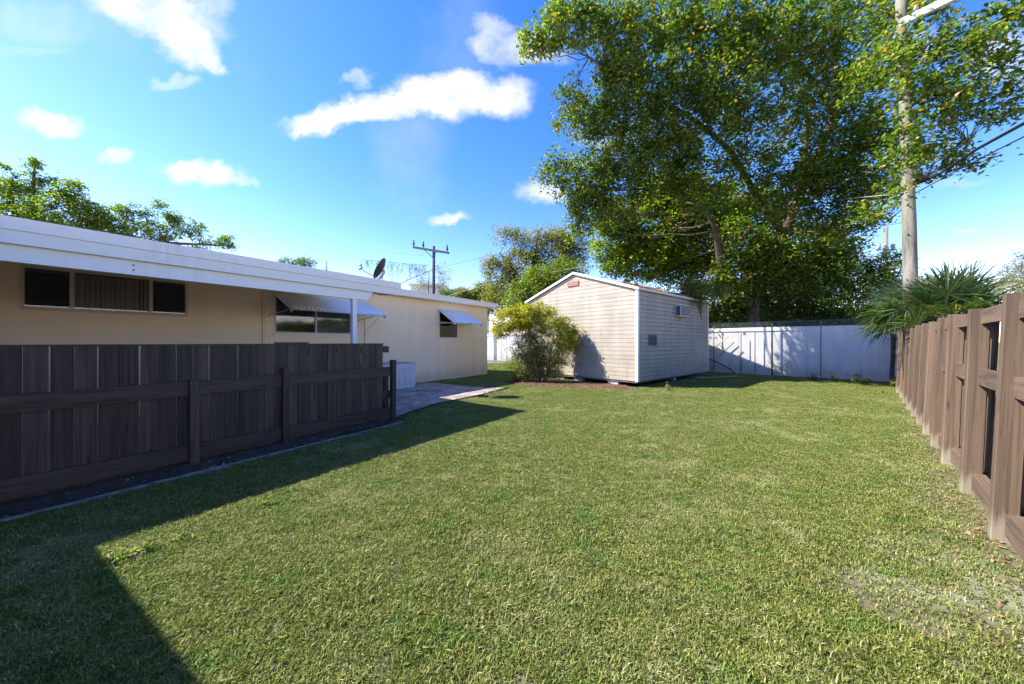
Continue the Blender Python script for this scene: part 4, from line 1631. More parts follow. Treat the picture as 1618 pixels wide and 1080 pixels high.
def mid_pole():
    y = 26.0
    b = P(1399, 520, y); b.z = .3
    root = thing('utility_pole', 'pale distant utility pole seen between big tree and tall pole', 'utility pole', tuple(b))
    top = P(1399.5, 359, y) - b
    MB().tube([Vector((0, 0, 0)), top], [.17, .14], 10).build('pole_shaft', M['pole'], root, True)
    a0 = P(1388, 358, y) - b; a1 = P(1430, 351, y) - b
    MB().tube([a0, a1], .045, 4).build('crossarm', M['crossarm'], root)
    a0 = P(1393, 388, y) - b; a1 = P(1402, 402, y) - b
    MB().tube([a0 + Vector((0, -.2, 0)), a1 + Vector((0, -.2, 0))], .1, 6).build('cable_box', M['dishgrey'], root)
    for px in (1388, 1411):
        q_ = P(px, 391, y) - b
        m = MB(); m.tube([q_ - Vector((0, 0, .25)), q_ + Vector((0, 0, .25))], [.13, .13], 10)
        m.build('transformer', M['dishgrey'], root, True)


mid_pole()


# ------------------------------------------------------------------ far buildings
def far_buildings():
    c = P(672, 462, 60)
    r = thing('house', 'white far house wall glimpsed over roof beside the distant pole', 'house', (c.x, c.y, .3))
    MB().box(-2.6, 3.0, 0, 9, 0, c.z + .9).build('wall', M['farwall'], r)
    MB().box(-2.9, 3.3, -.3, 9.3, c.z + .9, c.z + 1.2).build('roof', M['fascia'], r)
    for k in range(2):
        f = MB(); f.box(-1.6 + 2.2 * k, -.6 + 2.2 * k, -.04, -.002, 3.4, 4.6); fo = f.build('window', M['acdark'], r)
        MB().box(-1.5 + 2.2 * k, -.7 + 2.2 * k, -.05, -.042, 3.5, 4.5).build('pane', M['darkglass'], fo)
    c = P(727, 462, 45)
    r = thing('house', 'far building with teal metal roof behind the house', 'house', (c.x, c.y, .3))
    zt = c.z
    MB().box(-2.2, 3.4, 0, 7, 0, zt - .6).build('wall', M['farwall'], r)
    MB().hexa([(-2.5, -.5, zt - .598), (3.7, -.5, zt - .598), (3.7, 7.5, zt - .598), (-2.5, 7.5, zt - .598)], [(-2.1, 1.2, zt + .35), (2.9, 1.2, zt + .05), (2.9, 5.8, zt + .05), (-2.1, 5.8, zt + .35)]).build('roof', M['teal'], r)


far_buildings()


# ------------------------------------------------------------------ foliage
def leaves(centers, per, sigma, size, aspect=.5, up=.55, droop=.25, cl_scale=None):
    """kite-shaped folded leaves round clump centres -> verts, faces"""
    C_ = np.asarray(centers, dtype=np.float64)
    n = len(C_) * per
    base = np.repeat(C_, per, axis=0)
    sg = sigma if cl_scale is None else np.repeat(cl_scale, per)[:, None] * sigma
    off = rng.normal(size=(n, 3)) * sg * np.array([1, 1, .75])
    pos = base + off
    nr = rng.normal(size=(n, 3)); nr /= np.linalg.norm(nr, axis=1)[:, None]
    nr[:, 2] = np.abs(nr[:, 2]) * (1 + up) + up
    nr /= np.linalg.norm(nr, axis=1)[:, None]
    ax = rng.normal(size=(n, 3)); ax[:, 2] -= droop
    ax -= nr * np.sum(ax * nr, axis=1)[:, None]
    ax /= np.linalg.norm(ax, axis=1)[:, None]
    sd = np.cross(nr, ax)
    s = size * rng.uniform(.6, 1.25, size=(n, 1))
    w = s * aspect * rng.uniform(.8, 1.15, size=(n, 1))
    fold = nr * w * .35
    v0 = pos - ax * s * .5
    v1 = pos - ax * s * .02 + sd * w * .5 + fold
    v2 = pos + ax * s * .5 - nr * s * .1
    v3 = pos - ax * s * .02 - sd * w * .5 + fold
    V = np.stack([v0, v1, v2, v3], axis=1).reshape(-1, 3)
    i = np.arange(n) * 4
    Fc = np.stack([np.stack([i, i + 1, i + 2], 1), np.stack([i, i + 2, i + 3], 1)], 1).reshape(-1, 3)
    return V, Fc


def blob_points(blobs, dens, hollow=.35):
    """clump centres through ellipsoids (px, py, rx, ry, depth, rdepth, density)"""
    out = []
    for bl in blobs:
        px, py, rx, ry, y = bl[:5]
        ryd = bl[5] if len(bl) > 5 else max(rx, ry) / F * y * .8
        dn = bl[6] if len(bl) > 6 else 1.0
        y *= DK
        c = P(px, py, y)
        R = Vector((rx / F * y, ryd * 1.15, ry / F * y))
        vol = 4.19 * R.x * R.y * R.z
        area = 3.14 * R.x * R.z
        n = max(4, int(dens * dn * (area ** .8) * (R.y ** .45)))
        for _ in range(n):
            while True:
                p = Vector((random.uniform(-1, 1), random.uniform(-1, 1), random.uniform(-1, 1)))
                l = p.length
                if l < 1 and random.random() < hollow + (1 - hollow) * l:
                    break
            # ragged edge
            k = 1 + .10 * math.sin(5 * p.x + 3 * p.z + c.x * 2) + .07 * random.gauss(0, 1)
            out.append((c.x + p.x * R.x * k, c.y + p.y * R.y * k, c.z + p.z * R.z * k))
    return out


def curve_pts(a, b, n=6, bend=.15, seed=0):
    r = random.Random(seed)
    d = (b - a)
    o1 = Vector((r.gauss(0, 1), r.gauss(0, 1), r.gauss(0, .6) + .4)) * d.length * bend
    pts = []
    for i in range(n + 1):
        t = i / n
        q = a.lerp(b, t) + o1 * math.sin(math.pi * t) * .8 + Vector((r.gauss(0, 1), r.gauss(0, 1), r.gauss(0, 1))) * d.length * .018 * (1 if 0 < i < n else 0)
        pts.append(q)
    return pts


def make_tree(name, label, cat, base, trunk, blobs_l, barkm, sub=14, group=None, reach=None, limb_r=.05):
    """trunk: list of (points, radii); blobs_l: list of (material, blobs, density, per, sigma, size, aspect)"""
    root = thing(name, label, cat, tuple(base), 0, group)
    mb = MB()
    nodes = []
    for pts, rad in trunk:
        pts = [Vector(p) for p in pts]
        # smooth the polyline
        sm, sr = [], []
        for i in range(len(pts) - 1):
            p0 = pts[max(i - 1, 0)]; p1 = pts[i]; p2 = pts[i + 1]; p3 = pts[min(i + 2, len(pts) - 1)]
            for k in range(5):
                t = k / 5
                q = .5 * ((2 * p1) + (p2 - p0) * t + (2 * p0 - 5 * p1 + 4 * p2 - p3) * t * t + (3 * p1 - p0 - 3 * p2 + p3) * t ** 3)
                sm.append(q); sr.append(rad[i] + (rad[i + 1] - rad[i]) * t)
        sm.append(pts[-1]); sr.append(rad[-1])
        mb.tube([p - base for p in sm], sr, 10)
        nodes += list(zip(sm, sr))
    tobj = mb.build('trunk', barkm, root, True)
    allc = []
    for (mat, blobs, dens, per, sigma, size, aspect) in blobs_l:
        for bl in blobs:
            c = PT(bl[0], bl[1], bl[4])
            near = min(nodes, key=lambda nd: (nd[0] - c).length * (1 + (.6 if nd[0].z > c.z + .3 else 0)))
            lb = MB()
            cp = curve_pts(near[0], c, 7, .10, int(bl[0] * 7 + bl[1]))
            r0 = min(near[1] * .6, limb_r)
            lb.tube([p - base for p in cp], [r0 * (1 - .75 * i / 7) for i in range(8)], 6)
            pts = blob_points([bl], dens)
            allc.append((mat, pts, per, sigma, size, aspect))
            rr = random.Random(int(bl[0]))
            for _ in range(min(sub, max(3, len(pts) // 4))):
                e = Vector(rr.choice(pts)); s_ = cp[rr.randint(3, 7)]
                q = curve_pts(s_, e, 4, .12, rr.randint(0, 99999))
                lb.tube([p - base for p in q], [r0 * .28 * (1 - .7 * i / 4) + .003 for i in range(5)], 4, False)
            lb.build('limb', barkm, root, True)
    bymat = {}
    for mat, pts, per, sigma, size, aspect in allc:
        sc_ = rng.uniform(.6, 1.35, size=len(pts))
        V, Fc = leaves(pts, per, sigma, size, aspect, cl_scale=sc_)
        bymat.setdefault(mat, []).append((V, Fc))
    for mat, lst in bymat.items():
        o = 0; VV, FF = [], []
        for V, Fc in lst:
            VV.append(V); FF.append(Fc + o); o += len(V)
        V = np.concatenate(VV) - np.array(base); Fc = np.concatenate(FF)
        tag(put('crown', npmesh('crown', V, Fc, M[mat]), root), kind='stuff')
    return root


# --- the big tree behind shed and wall
def big_tree():
    Y = 13.3
    base = PT(1195, 560, Y); base.z = 0
    t = lambda *a: [PT(*q) for q in a]
    trunk = [
        (t((1195, 575, Y), (1190, 480, Y), (1212, 425, Y - .2), (1240, 372, Y - .6), (1258, 318, Y - 1.0), (1290, 250, Y - 1.5), (1318, 180, Y - 2.0), (1322, 110, Y - 2.4), (1318, 30, Y - 2.8), (1300, -60, Y - 3)), [.34, .30, .26, .22, .19, .16, .13, .10, .07, .04]),
        (t((1240, 372, Y - .6), (1205, 325, Y - 1.1), (1168, 262, Y - 1.7), (1150, 235, Y - 1.9), (1090, 185, Y - 2.4), (1010, 140, Y - 3.0), (930, 90, Y - 3.4)), [.17, .14, .12, .11, .08, .06, .03]),
        (t((1318, 180, Y - 2.0), (1260, 100, Y - 2.8), (1215, 95, Y - 3.0), (1150, 60, Y - 3.2), (1060, 20, Y - 3.4)), [.10, .09, .075, .06, .03]),
        (t((1318, 200, Y - 1.9), (1350, 130, Y - 2.6), (1400, 110, Y - 4.2), (1480, 95, Y - 5.7), (1560, 80, Y - 6.6)), [.09, .07, .055, .04, .02]),
        (t((1300, 240, Y - 1.6), (1380, 230, Y - 3.2), (1460, 230, Y - 5.2), (1530, 225, Y - 6.2)), [.07, .055, .035, .02]),
        (t((1190, 480, Y), (1145, 440, Y - .3), (1137, 405, Y - .7), (1120, 340, Y - 1.1), (1070, 300, Y - 1.5)), [.2, .2, .17, .11, .06]),
        (t((1258, 318, Y - 1.0), (1262, 290, Y - 1.2), (1275, 180, Y - 1.3), (1230, 60, Y - 1.4)), [.16, .15, .09, .05]),
    ]
    A = [  # main canopy: px, py, rx, ry, depth
        (845, 62, 24, 20, 9.6, .35, 1.2), (832, 84, 10, 10, 9.5, .2), (880, 45, 32, 34, 9.8, .5, 1.1), (925, 35, 42, 34, 10, .6, 1.0), (905, 12, 40, 16, 10, .5), (975, 55, 45, 52, 10.2), (990, 140, 45, 50, 10.2), (960, 115, 22, 30, 10.2, .4),
        (1050, 30, 60, 50, 10), (1060, 110, 60, 60, 10), (1130, 40, 60, 55, 9.6), (1140, 130, 60, 60, 9.8, 1.2, .8), (1210, 60, 55, 60, 9.6), (1200, 150, 60, 60, 10.2, 1.2, .55), (1280, 40, 55, 50, 9.6, 1.2, .8), (1120, 200, 60, 50, 10.6, 1.2, .75),
        (1040, 200, 60, 50, 10.6), (905, 158, 26, 34, 10.2, .4, .9), (940, 190, 42, 34, 10.4, .6), (890, 198, 16, 8, 10.2, .2, .8), (975, 235, 50, 45, 10.8), (1050, 260, 60, 50, 11),
        (880, 265, 26, 26, 10.6, .4), (915, 290, 45, 42, 10.8, .7), (860, 275, 12, 10, 10.6, .2), (925, 335, 30, 40, 11, .5), (975, 300, 50, 50, 11.2), (905, 350, 14, 24, 11, .3, .8),
        (1110, 290, 60, 50, 11.2, 1, .75), (1190, 240, 50, 50, 10.8, 1, .5), (1260, 200, 50, 60, 10.8, 1, .55), (1290, 130, 50, 55, 10.2, 1, .6), (1340, 60, 45, 60, 9.6, 1, .7), (1350, 150, 40, 50, 9.8, .8, .75),
        (1300, 260, 55, 50, 10.4, 1, .9), (1350, 240, 50, 50, 9.8, .8, .9), (1400, 260, 38, 42, 9.2, .6, .8), (1395, 200, 40, 40, 9.2, .6, .8), (1230, 300, 55, 50, 11, 1, .7), (1300, 320, 60, 50, 11, 1, .9), (1370, 310, 38, 30, 10, .6, .7), (1340, 350, 40, 40, 11, .8, .7)]
    R_ = [  # near right part of the canopy (larger in the picture)
        (1390, 110, 45, 45, 7.14, .7, .8), (1440, 60, 50, 40, 6.81, .7, .4), (1450, 130, 45, 40, 6.81, .6, .4), (1500, 100, 50, 45, 6.49, .6, .75), (1550, 60, 50, 40, 6.32, .5, .65), (1500, 170, 45, 35, 6.49, .5, .9), (1560, 130, 40, 40, 6.32, .5, .7),
        (1590, 30, 35, 35, 6.15, .4, .7), (1560, 180, 36, 22, 6.40, .4, .8), (1590, 182, 22, 12, 6.32, .2, .8), (1480, 15, 40, 22, 6.81, .5, .6), (1400, 20, 40, 30, 7.31, .6, .8), (1612, 130, 14, 20, 5.98, .2, .8), (1598, 95, 20, 18, 6.15, .3, .5), (1430, 235, 35, 30, 6.89, .5, .4),
        (1480, 232, 38, 22, 6.64, .4, .8), (1530, 252, 30, 16, 6.49, .3, .8), (1510, 240, 20, 12, 6.49, .3, .8), (1475, 268, 22, 16, 6.72, .3, .8), (1415, 300, 24, 26, 7.05, .4, .4), (1372, 335, 30, 20, 7.89, .4, .6), (1430, 130, 26, 26, 6.35, .2, .9), (1426, 85, 22, 20, 6.35, .2, .8), (1442, 262, 22, 24, 6.4, .2, .9), (1424, 300, 18, 16, 6.45, .2, .7), (1438, 185, 22, 22, 6.35, .2, .8), (1418, 222, 18, 20, 6.4, .2, .7), (1448, 225, 16, 16, 6.4, .2, .7)]
    B = [  # lower, fresher masses behind the shed
        (980, 380, 48, 45, 14.4), (1040, 360, 60, 60, 14.2), (1100, 380, 60, 55, 14.2), (1010, 415, 60, 30, 14.6), (1080, 425, 55, 30, 14.6), (1120, 330, 60, 45, 14), (1060, 310, 50, 40, 14), (1200, 340, 45, 45, 14.2, .9, .8), (965, 345, 28, 26, 14)]
    C2 = [  # darker low masses above the white wall
        (1150, 470, 45, 40, 13.4, .8, .7), (1200, 420, 50, 45, 13.8, .8, .8), (1260, 400, 60, 50, 13.4, 1, .9), (1310, 400, 45, 45, 13, .9, .8), (1230, 470, 60, 30, 13.8, .8, .8), (1290, 450, 50, 40, 13.4, .8, .8), (1160, 445, 40, 35, 12.8, .5, .8), (1215, 400, 45, 40, 12.6, .5, .7), (1170, 380, 40, 40, 12.6, .5, .7), (1240, 440, 45, 40, 12.8, .5, .8)]
    return make_tree('broadleaf_tree', 'huge spreading green tree with reddish tips rising behind shed and white wall', 'tree', base, trunk,
                     [('leaf_big', A, 24, 33, .19, .155, .56), ('leaf_big', R_, 44, 20, .13, .13, .58), ('leaf_fresh', B, 34, 32, .22, .18, .55), ('leaf_big', C2, 34, 28, .22, .18, .55)],
                     M['bark'], 12)


big_tree()


def small_tree(name, label, cat, blobs_l, base_px, Y, top_px, r=.1, barkm='bark', sub=10, extra=None, limb_r=.03):
    base = PT(base_px[0], base_px[1], Y); base.z = 0
    top = PT(top_px[0], top_px[1], Y)
    mid = base.lerp(top, .5) + Vector((random.uniform(-.2, .2), 0, 0))
    trunk = [([base - Vector((0, 0, .2)), mid, top], [r, r * .7, r * .3])]
    if extra:
        trunk += [([PT(*q) for q in e], [r * .6] * (len(e) - 1) + [r * .15]) for e in extra]
    return make_tree(name, label, cat, base, trunk, blobs_l, M[barkm], sub, None, None, limb_r)


# tree behind the house, left
small_tree('broadleaf_tree', 'bright green leafy tree rising beyond house roof at far left', 'tree',
           [('leaf_fresh', [(10, 330, 40, 45, 15, 1.0, .6), (60, 350, 45, 40, 15, 1, .6), (54, 290, 14, 32, 15, .3, .8), (56, 258, 9, 10, 15, .2, 1.2), (5, 262, 8, 6, 15, .2, 1), (20, 275, 6, 4, 15, .2, 1), (12, 298, 26, 16, 15, .4, .8),
                            (100, 340, 40, 45, 15, .8, .6), (115, 300, 22, 18, 15.2, .4, .7), (86, 288, 10, 6, 15.2, .2, 1), (135, 345, 30, 30, 15.2, .6, .5), (150, 345, 26, 30, 15.5, .5, .7), (165, 365, 30, 25, 15.5, .5, .7),
                            (195, 355, 24, 28, 16, .5, .5), (185, 330, 10, 8, 16, .2, .9), (206, 330, 10, 10, 16, .2, .9), (228, 335, 12, 10, 16, .2, .9), (225, 372, 35, 22, 16, .5, .6), (262, 365, 26, 28, 16.5, .5, .6), (253, 324, 12, 6, 16.5, .2, 1), (275, 342, 14, 12, 16.5, .3, .9), (305, 360, 20, 14, 16.5, .4, .7), (322, 385, 22, 12, 17, .4, .6),
                            (355, 386, 18, 10, 17, .3, .8), (362, 376, 8, 6, 17, .2, .9)], 60, 22, .12, .14, .55)],
           (60, 560), 15.3, (70, 350), .2, 'bark', 8, [[(60, 470, 15.3), (150, 400, 15.6), (240, 385, 16), (350, 388, 17)], [(60, 450, 15.3), (30, 360, 15.2), (15, 300, 15)], [(66, 400, 15.3), (52, 330, 15), (55, 262, 15)]])

small_tree('broadleaf_tree', 'small dark treetop just showing over roof edge mid-house', 'tree',
           [('leaf_dark', [(458, 413, 14, 5, 24, .8, 1.2), (483, 415, 16, 7, 24, .8, 1.3), (470, 440, 28, 25, 24, 1.2, .7)], 30, 22, .16, .16, .5)], (475, 540), 24, (475, 430), .15)

small_tree('slender_tree', 'thin bare dark stub poking above the roof beside treetop', 'tree',
           [('leaf_dark', [(517, 428, 5, 4, 22, .3, 1.2)], 30, 14, .08, .12, .5)], (520, 540), 22, (516, 412), .08)

# vine-draped wires and pale tree by the distant pole
small_tree('vine_covered_tree', 'pale half-bare tree tangled around the distant dark pole', 'tree',
           [('leaf_pale', [(665, 440, 14, 22, 27, .8, .55), (700, 440, 14, 24, 27, .8, .6), (678, 455, 30, 14, 27, 1, .7), (660, 425, 16, 8, 27, .5, .4), (693, 425, 10, 10, 27, .5, .5)], 34, 16, .22, .12, .5)], (676, 540), 27, (678, 430), .1, 'twig', 24)


def hanging_vine():
    V, Fc = [], []
    mb = MB()
    a = P(572, 412, 26); b = P(676, 420, 27.5)
    o = P(600, 470, 26.5); o.z = .3
    root = thing('hanging_vine', 'leafless vine drooping in strands from high wire beyond the dish', 'vine', tuple(o))
    mb.tube([a - o, a.lerp(b, .3) - o + Vector((0, 0, .12)), a.lerp(b, .7) - o, b - o], .012, 5)
    for k in range(70):
        t = random.random()
        p = a.lerp(b, t) + Vector((0, random.uniform(-.3, .3), random.uniform(-.1, .15)))
        l = random.uniform(.3, 1.9) * (1.0 if t > .2 else .6)
        pts = [p]
        for i in range(4):
            pts.append(pts[-1] + Vector((random.gauss(0, .10), random.gauss(0, .06), -l / 4)))
        mb.tube([q - o for q in pts], [.012, .010, .009, .007, .004], 3, False)
        for i in range(3):
            q = random.choice(pts)
            mb.tube([q - o, q - o + Vector((random.gauss(0, .16), random.gauss(0, .1), random.gauss(-.05, .12)))], [.009, .004], 3, False)
    tag(mb.build('strands', M['twig'], root), kind='stuff')


hanging_vine()

# olive tree behind the shed's left
small_tree('broadleaf_tree', 'olive brown airy tree behind the bush left of shed', 'tree',
           [('leaf_olive', [(800, 372, 22, 14, 17, .5, .7), (835, 388, 34, 28, 17, .8, .6), (870, 372, 24, 16, 17, .6, .6), (790, 430, 26, 30, 17, .8, .7), (830, 430, 40, 36, 17, 1, .8), (880, 410, 38, 40, 17, 1, .7), (772, 420, 14, 14, 17, .4, .6), (800, 470, 34, 30, 17, 1, .9), (900, 380, 30, 24, 17, .8, .5), (775, 480, 14, 18, 17, .5, .8)], 60, 26, .2, .13, .5),
            ('leaf_dark', [(905, 400, 30, 30, 17.5, .8, .5), (850, 460, 45, 35, 18, 1, .6)], 70, 28, .2, .13, .5)], (850, 560), 17.2, (850, 410), .2, 'bark', 16,
           [[(850, 500, 17.2), (820, 440, 17.1), (790, 400, 17)], [(850, 480, 17.2), (880, 420, 17.2), (905, 380, 17)], [(850, 470, 17.2), (845, 420, 17.1), (850, 365, 17)]])
small_tree('broadleaf_tree', 'dense fresh green tree directly behind left slope of shed roof', 'tree',
           [('leaf_big', [(850, 450, 30, 30, 15, .8, 1), (820, 480, 24, 30, 15, .8, 1), (880, 440, 26, 24, 15, .8, 1), (905, 425, 26, 14, 15, .6, .9), (840, 500, 30, 30, 15, .8, 1), (868, 462, 40, 14, 14.6, .5, .8), (830, 452, 14, 12, 15, .3, .7)], 46, 26, .2, .14, .5)], (850, 560), 15.2, (850, 470), .12)

# low hedge line beyond the house roof, and the dark understory beyond the wall
small_tree('hedge', 'dark blue green distant hedge showing over roof right of the pole', 'hedge',
           [('leaf_dark', [(712, 468, 20, 10, 34, 1, 1.6), (745, 470, 24, 12, 33, 1, 1.6), (770, 462, 20, 16, 32, 1, 1.4), (740, 490, 40, 20, 33, 1.5, 1.2)], 26, 26, .28, .2, .6),
            ('leaf_olive', [(730, 464, 16, 9, 32, .8, 1), (762, 455, 16, 8, 31, .8, .9)], 26, 26, .25, .18, .6)], (740, 545), 33, (740, 480), .1)
small_tree('shrub', 'dark leafy shrub mass over the white wall left of palm', 'shrub',
           [('leaf_dark', [(1300, 450, 40, 40, 12.6, .6, 1), (1340, 430, 40, 36, 12.6, .6, 1), (1375, 440, 34, 34, 12.4, .6, 1), (1410, 430, 22, 26, 12, .5, 1), (1340, 480, 45, 30, 12.2, .6, 1.1), (1400, 470, 36, 34, 11.8, .6, 1.1), (1265, 470, 40, 30, 13, .6, .7), (1210, 480, 36, 24, 13.4, .6, .7), (1140, 508, 34, 20, 14, .5, 4), (1200, 508, 36, 20, 13.6, .5, 4), (1260, 508, 36, 20, 13.2, .5, 4), (1320, 508, 36, 20, 12.8, .5, 4), (1380, 508, 34, 20, 12.4, .5, 4), (1420, 506, 26, 20, 12.4, .5, 4), (1170, 490, 50, 20, 14.5, .6, 2)], 46, 28, .17, .115, .55),
            ('leaf_fresh', [(1405, 405, 14, 12, 12, .3, 1), (1420, 412, 10, 10, 12, .3, 1)], 46, 24, .12, .11, .5)], (1340, 545), 12.8, (1345, 450), .12, 'bark', 20)
small_tree('shrub', 'brown and green scrub seen low behind chain link right of shed', 'shrub',
           [('leaf_dark', [(1150, 490, 36, 26, 14.2, .6, .8), (1195, 498, 36, 18, 14.4, .6, .9)], 40, 26, .17, .11, .5),
            ('leaf_olive', [(1130, 500, 26, 20, 14.0, .5, .8), (1230, 490, 36, 20, 14.2, .5, .6), (1290, 500, 40, 14, 14, .5, .6)], 40, 24, .16, .10, .5)], (1180, 545), 14.3, (1180, 500), .08)
small_tree('broadleaf_tree', 'pale yellow green tree beyond brown fence at far right', 'tree',
           [('leaf_pale', [(1600, 458, 46, 16, 20, 1, .8), (1560, 466, 26, 10, 20, .8, .6), (1612, 430, 22, 26, 20, .8, .8), (1590, 440, 16, 8, 20, .6, .4), (1570, 448, 12, 5, 20, .4, .4), (1650, 430, 40, 40, 20, 1, .7), (1610, 405, 10, 6, 20, .3, .7)], 40, 24, .2, .12, .5)], (1620, 545), 20.3, (1620, 440), .15, 'twig')


# unseen house added beyond the brown fence to fill the window reflections
def neighbour():
    r_ = thing('house', 'unseen pale neighbour house added beyond the brown fence for window reflections', 'house', (15.5, -5, 0))
    MB().box(0, 8, 0, 11, 0, 2.9).build('wall', M['farwall'], r_)
    MB().box(-.5, 8.5, -.5, 11.5, 2.902, 3.1).build('roof', M['roofing'], r_)
    for k in range(3):
        fo = MB().box(-.04, -.002, 1.2 + 3.2 * k, 2.6 + 3.2 * k, 1.0, 2.2).build('window', M['metalframe'], r_)
        MB().box(-.05, -.042, 1.27 + 3.2 * k, 2.53 + 3.2 * k, 1.07, 2.13).build('pane', M['darkglass'], fo)


neighbour()
small_tree('hedge', 'unseen dark hedge added beyond brown fence for window reflections', 'hedge',  # out of view, added so the window panes mirror dark foliage
           [('leaf_dark', [(1960, 480, 90, 80, 5.2, .7, 1.2), (2150, 470, 110, 90, 4.3, .7, 1.1), (2400, 470, 130, 110, 3.6, .7, 1.0)], 46, 30, .16, .10, .55)], (2100, 560), 4.6, (2100, 480), .08)


# --- yellow bush in front of the shed
def bush():
    B_ = at(856, 604)
    Y = B_.y / DK
    root = thing('flowering_shrub', 'yellow green bush with bare grey lower stems before shed', 'shrub', (B_.x, B_.y, B_.z))
    base = Vector((B_.x, B_.y, B_.z))
    mb = MB()
    top = [(800, 510, 24, 22, Y - .1, .35, 1), (830, 500, 30, 20, Y - .1, .4, 1.1), (855, 492, 20, 10, Y, .3, 1.0), (872, 512, 24, 22, Y - .15, .35, .8), (845, 515, 30, 24, Y, .4, .7), (895, 520, 16, 18, Y - .1, .3, .9), (788, 525, 12, 12, Y - .1, .25, .8), (892, 540, 18, 16, Y - .25, .25, .9), (852, 480, 6, 5, Y, .1, 1), (818, 493, 16, 8, Y, .25, 1), (806, 516, 16, 8, Y - .3, .2, 1)]
    low = [(835, 550, 28, 28, Y, .4, .7), (865, 560, 24, 24, Y - .1, .4, .6), (822, 575, 18, 20, Y, .3, .6), (880, 570, 16, 18, Y - .1, .3, .6), (900, 540, 16, 24, Y + .1, .3, .7), (825, 595, 18, 10, Y + .1, .3, .9), (875, 592, 14, 10, Y - .1, .25, .8), (850, 580, 20, 22, Y, .3, .5)]
    ends = blob_points(top, 40) + blob_points(low, 34)
    stems = []
    for k in range(9):
        a = base + Vector((random.uniform(-.14, .14), random.uniform(-.1, .1), -.05))
        hx = 809 + F * base.x / base.y + (k - 4) * 9
        b = PT(hx, 545 - random.uniform(0, 25), Y + random.uniform(-.2, .2))
        cp = curve_pts(a, b, 8, .06, k)
        stems += cp
        m2 = MB(); m2.tube([p - base for p in cp], [.030 * (1 - .6 * i / 8) for i in range(9)], 6)
        m2.build('stem', M['twig'], root, True)
    tw = MB()
    for e in ends[::2]:
        e = Vector(e)
        cands = [s for s in stems if s.z < e.z] or stems
        s_ = min(random.sample(cands, min(8, len(cands))), key=lambda q: (q - e).length)
        cp = curve_pts(s_, e, 3, .1, random.randint(0, 9999))
        tw.tube([p - base for p in cp], [.008, .006, .004, .002], 3, False)
    tag(tw.build('twigs', M['twig'], root), kind='stuff')
    for mat, bl, dn, per, sg, sz in (('leaf_bush', top, 200, 26, .07, .075), ('leaf_bushlow', low, 330, 26, .10, .066), ('leaf_bush', [(875, 585, 12, 10, Y - .2, .15, 1), (812, 592, 10, 8, Y - .1, .15, 1), (885, 548, 14, 14, Y - .3, .15, 1.2)], 120, 20, .05, .045)):
        pts = blob_points(bl, dn, .6)
        V, Fc = leaves(pts, per, sg, sz, .42, .3, 0)
        tag(put('foliage', npmesh('foliage', V - np.array(base), Fc, M[mat]), root), kind='stuff')


bush()


# --- palms
def palm(label, centre, base, n, rad, pet, matn, zmin=-.4, leafl=26, trunk_r=.12, seed=1, drop=.35, front=None, wmul=1.0):
    r = random.Random(seed)
    root = thing('fan_palm', label, 'palm', tuple(base))
    MB().tube([Vector((0, 0, -.1)), (centre - base) * .5 + Vector((.03, 0, 0)), centre - base], [trunk_r, trunk_r * .9, trunk_r * .8], 10).build('trunk', M['twig'], root, True)
    for k in range(n):
        az = r.uniform(0, 2 * math.pi)
        el = r.uniform(zmin, 1.35)
        d = Vector((math.cos(az) * math.cos(el), math.sin(az) * math.cos(el), math.sin(el)))
        if front is not None and d.dot(front) < -.35 and r.random() < .6:
            d = (d + front * .8).normalized()
        L1 = pet * r.uniform(.45, 1.3)
        c0 = centre - base
        hub = c0 + d * L1 - Vector((0, 0, .12 * L1))
        V, Fc = [], []
        side_ = d.cross(Vector((0, 0, 1)))
        side_ = side_.normalized() if side_.length > .05 else Vector((1, 0, 0))
        upv = side_.cross(d).normalized()
        tw = r.uniform(-.7, .7)
        side2 = side_ * math.cos(tw) + upv * math.sin(tw); upv = upv * math.cos(tw) - side_ * math.sin(tw)
        # petiole
        mp = MB(); mp.tube([c0, c0.lerp(hub, .5) + Vector((0, 0, .02)), hub], [.014, .010, .008], 4)
        V = list(mp.v); Fq = []
        for f in mp.f:
            for i in range(1, len(f) - 1):
                Fq.append((f[0], f[i], f[i + 1]))
        R0 = rad * r.uniform(.7, 1.2); cup = r.uniform(-.4, 1.2)
        for j in range(leafl):
            a = (j / (leafl - 1) - .5) * 2 * 2.15
            ld = (d * math.cos(a) + side2 * math.sin(a) + upv * (.18 + .35 * abs(math.sin(a)) * cup) + Vector((r.gauss(0, .05), r.gauss(0, .05), r.gauss(0, .06)))).normalized()
            Lf = R0 * (.55 + .45 * math.cos(a * .5)) * r.uniform(.75, 1.1)
            w = wmul * (.007 * R0 / .6 + .003) * r.uniform(.7, 1.3)
            wv = ld.cross(upv).normalized() * w
            dr = drop * r.uniform(.6, 1.5)
            p0 = hub + ld * .02
            p1 = hub + ld * Lf * .5 - Vector((0, 0, dr * .12 * Lf))
            p2 = hub + ld * Lf * .82 - Vector((0, 0, dr * .42 * Lf))
            p3 = hub + ld * Lf * .98 - Vector((0, 0, dr * 1.0 * Lf))
            b = len(V)
            V += [tuple(p0 - wv * .3), tuple(p0 + wv * .3), tuple(p1 - wv), tuple(p1 + wv), tuple(p2 - wv * .6), tuple(p2 + wv * .6), tuple(p3)]
            Fq += [(b, b + 1, b + 3), (b, b + 3, b + 2), (b + 2, b + 3, b + 5), (b + 2, b + 5, b + 4), (b + 4, b + 5, b + 6)]
        put('frond', npmesh('frond', V, Fq, M[matn]), root)
    return root


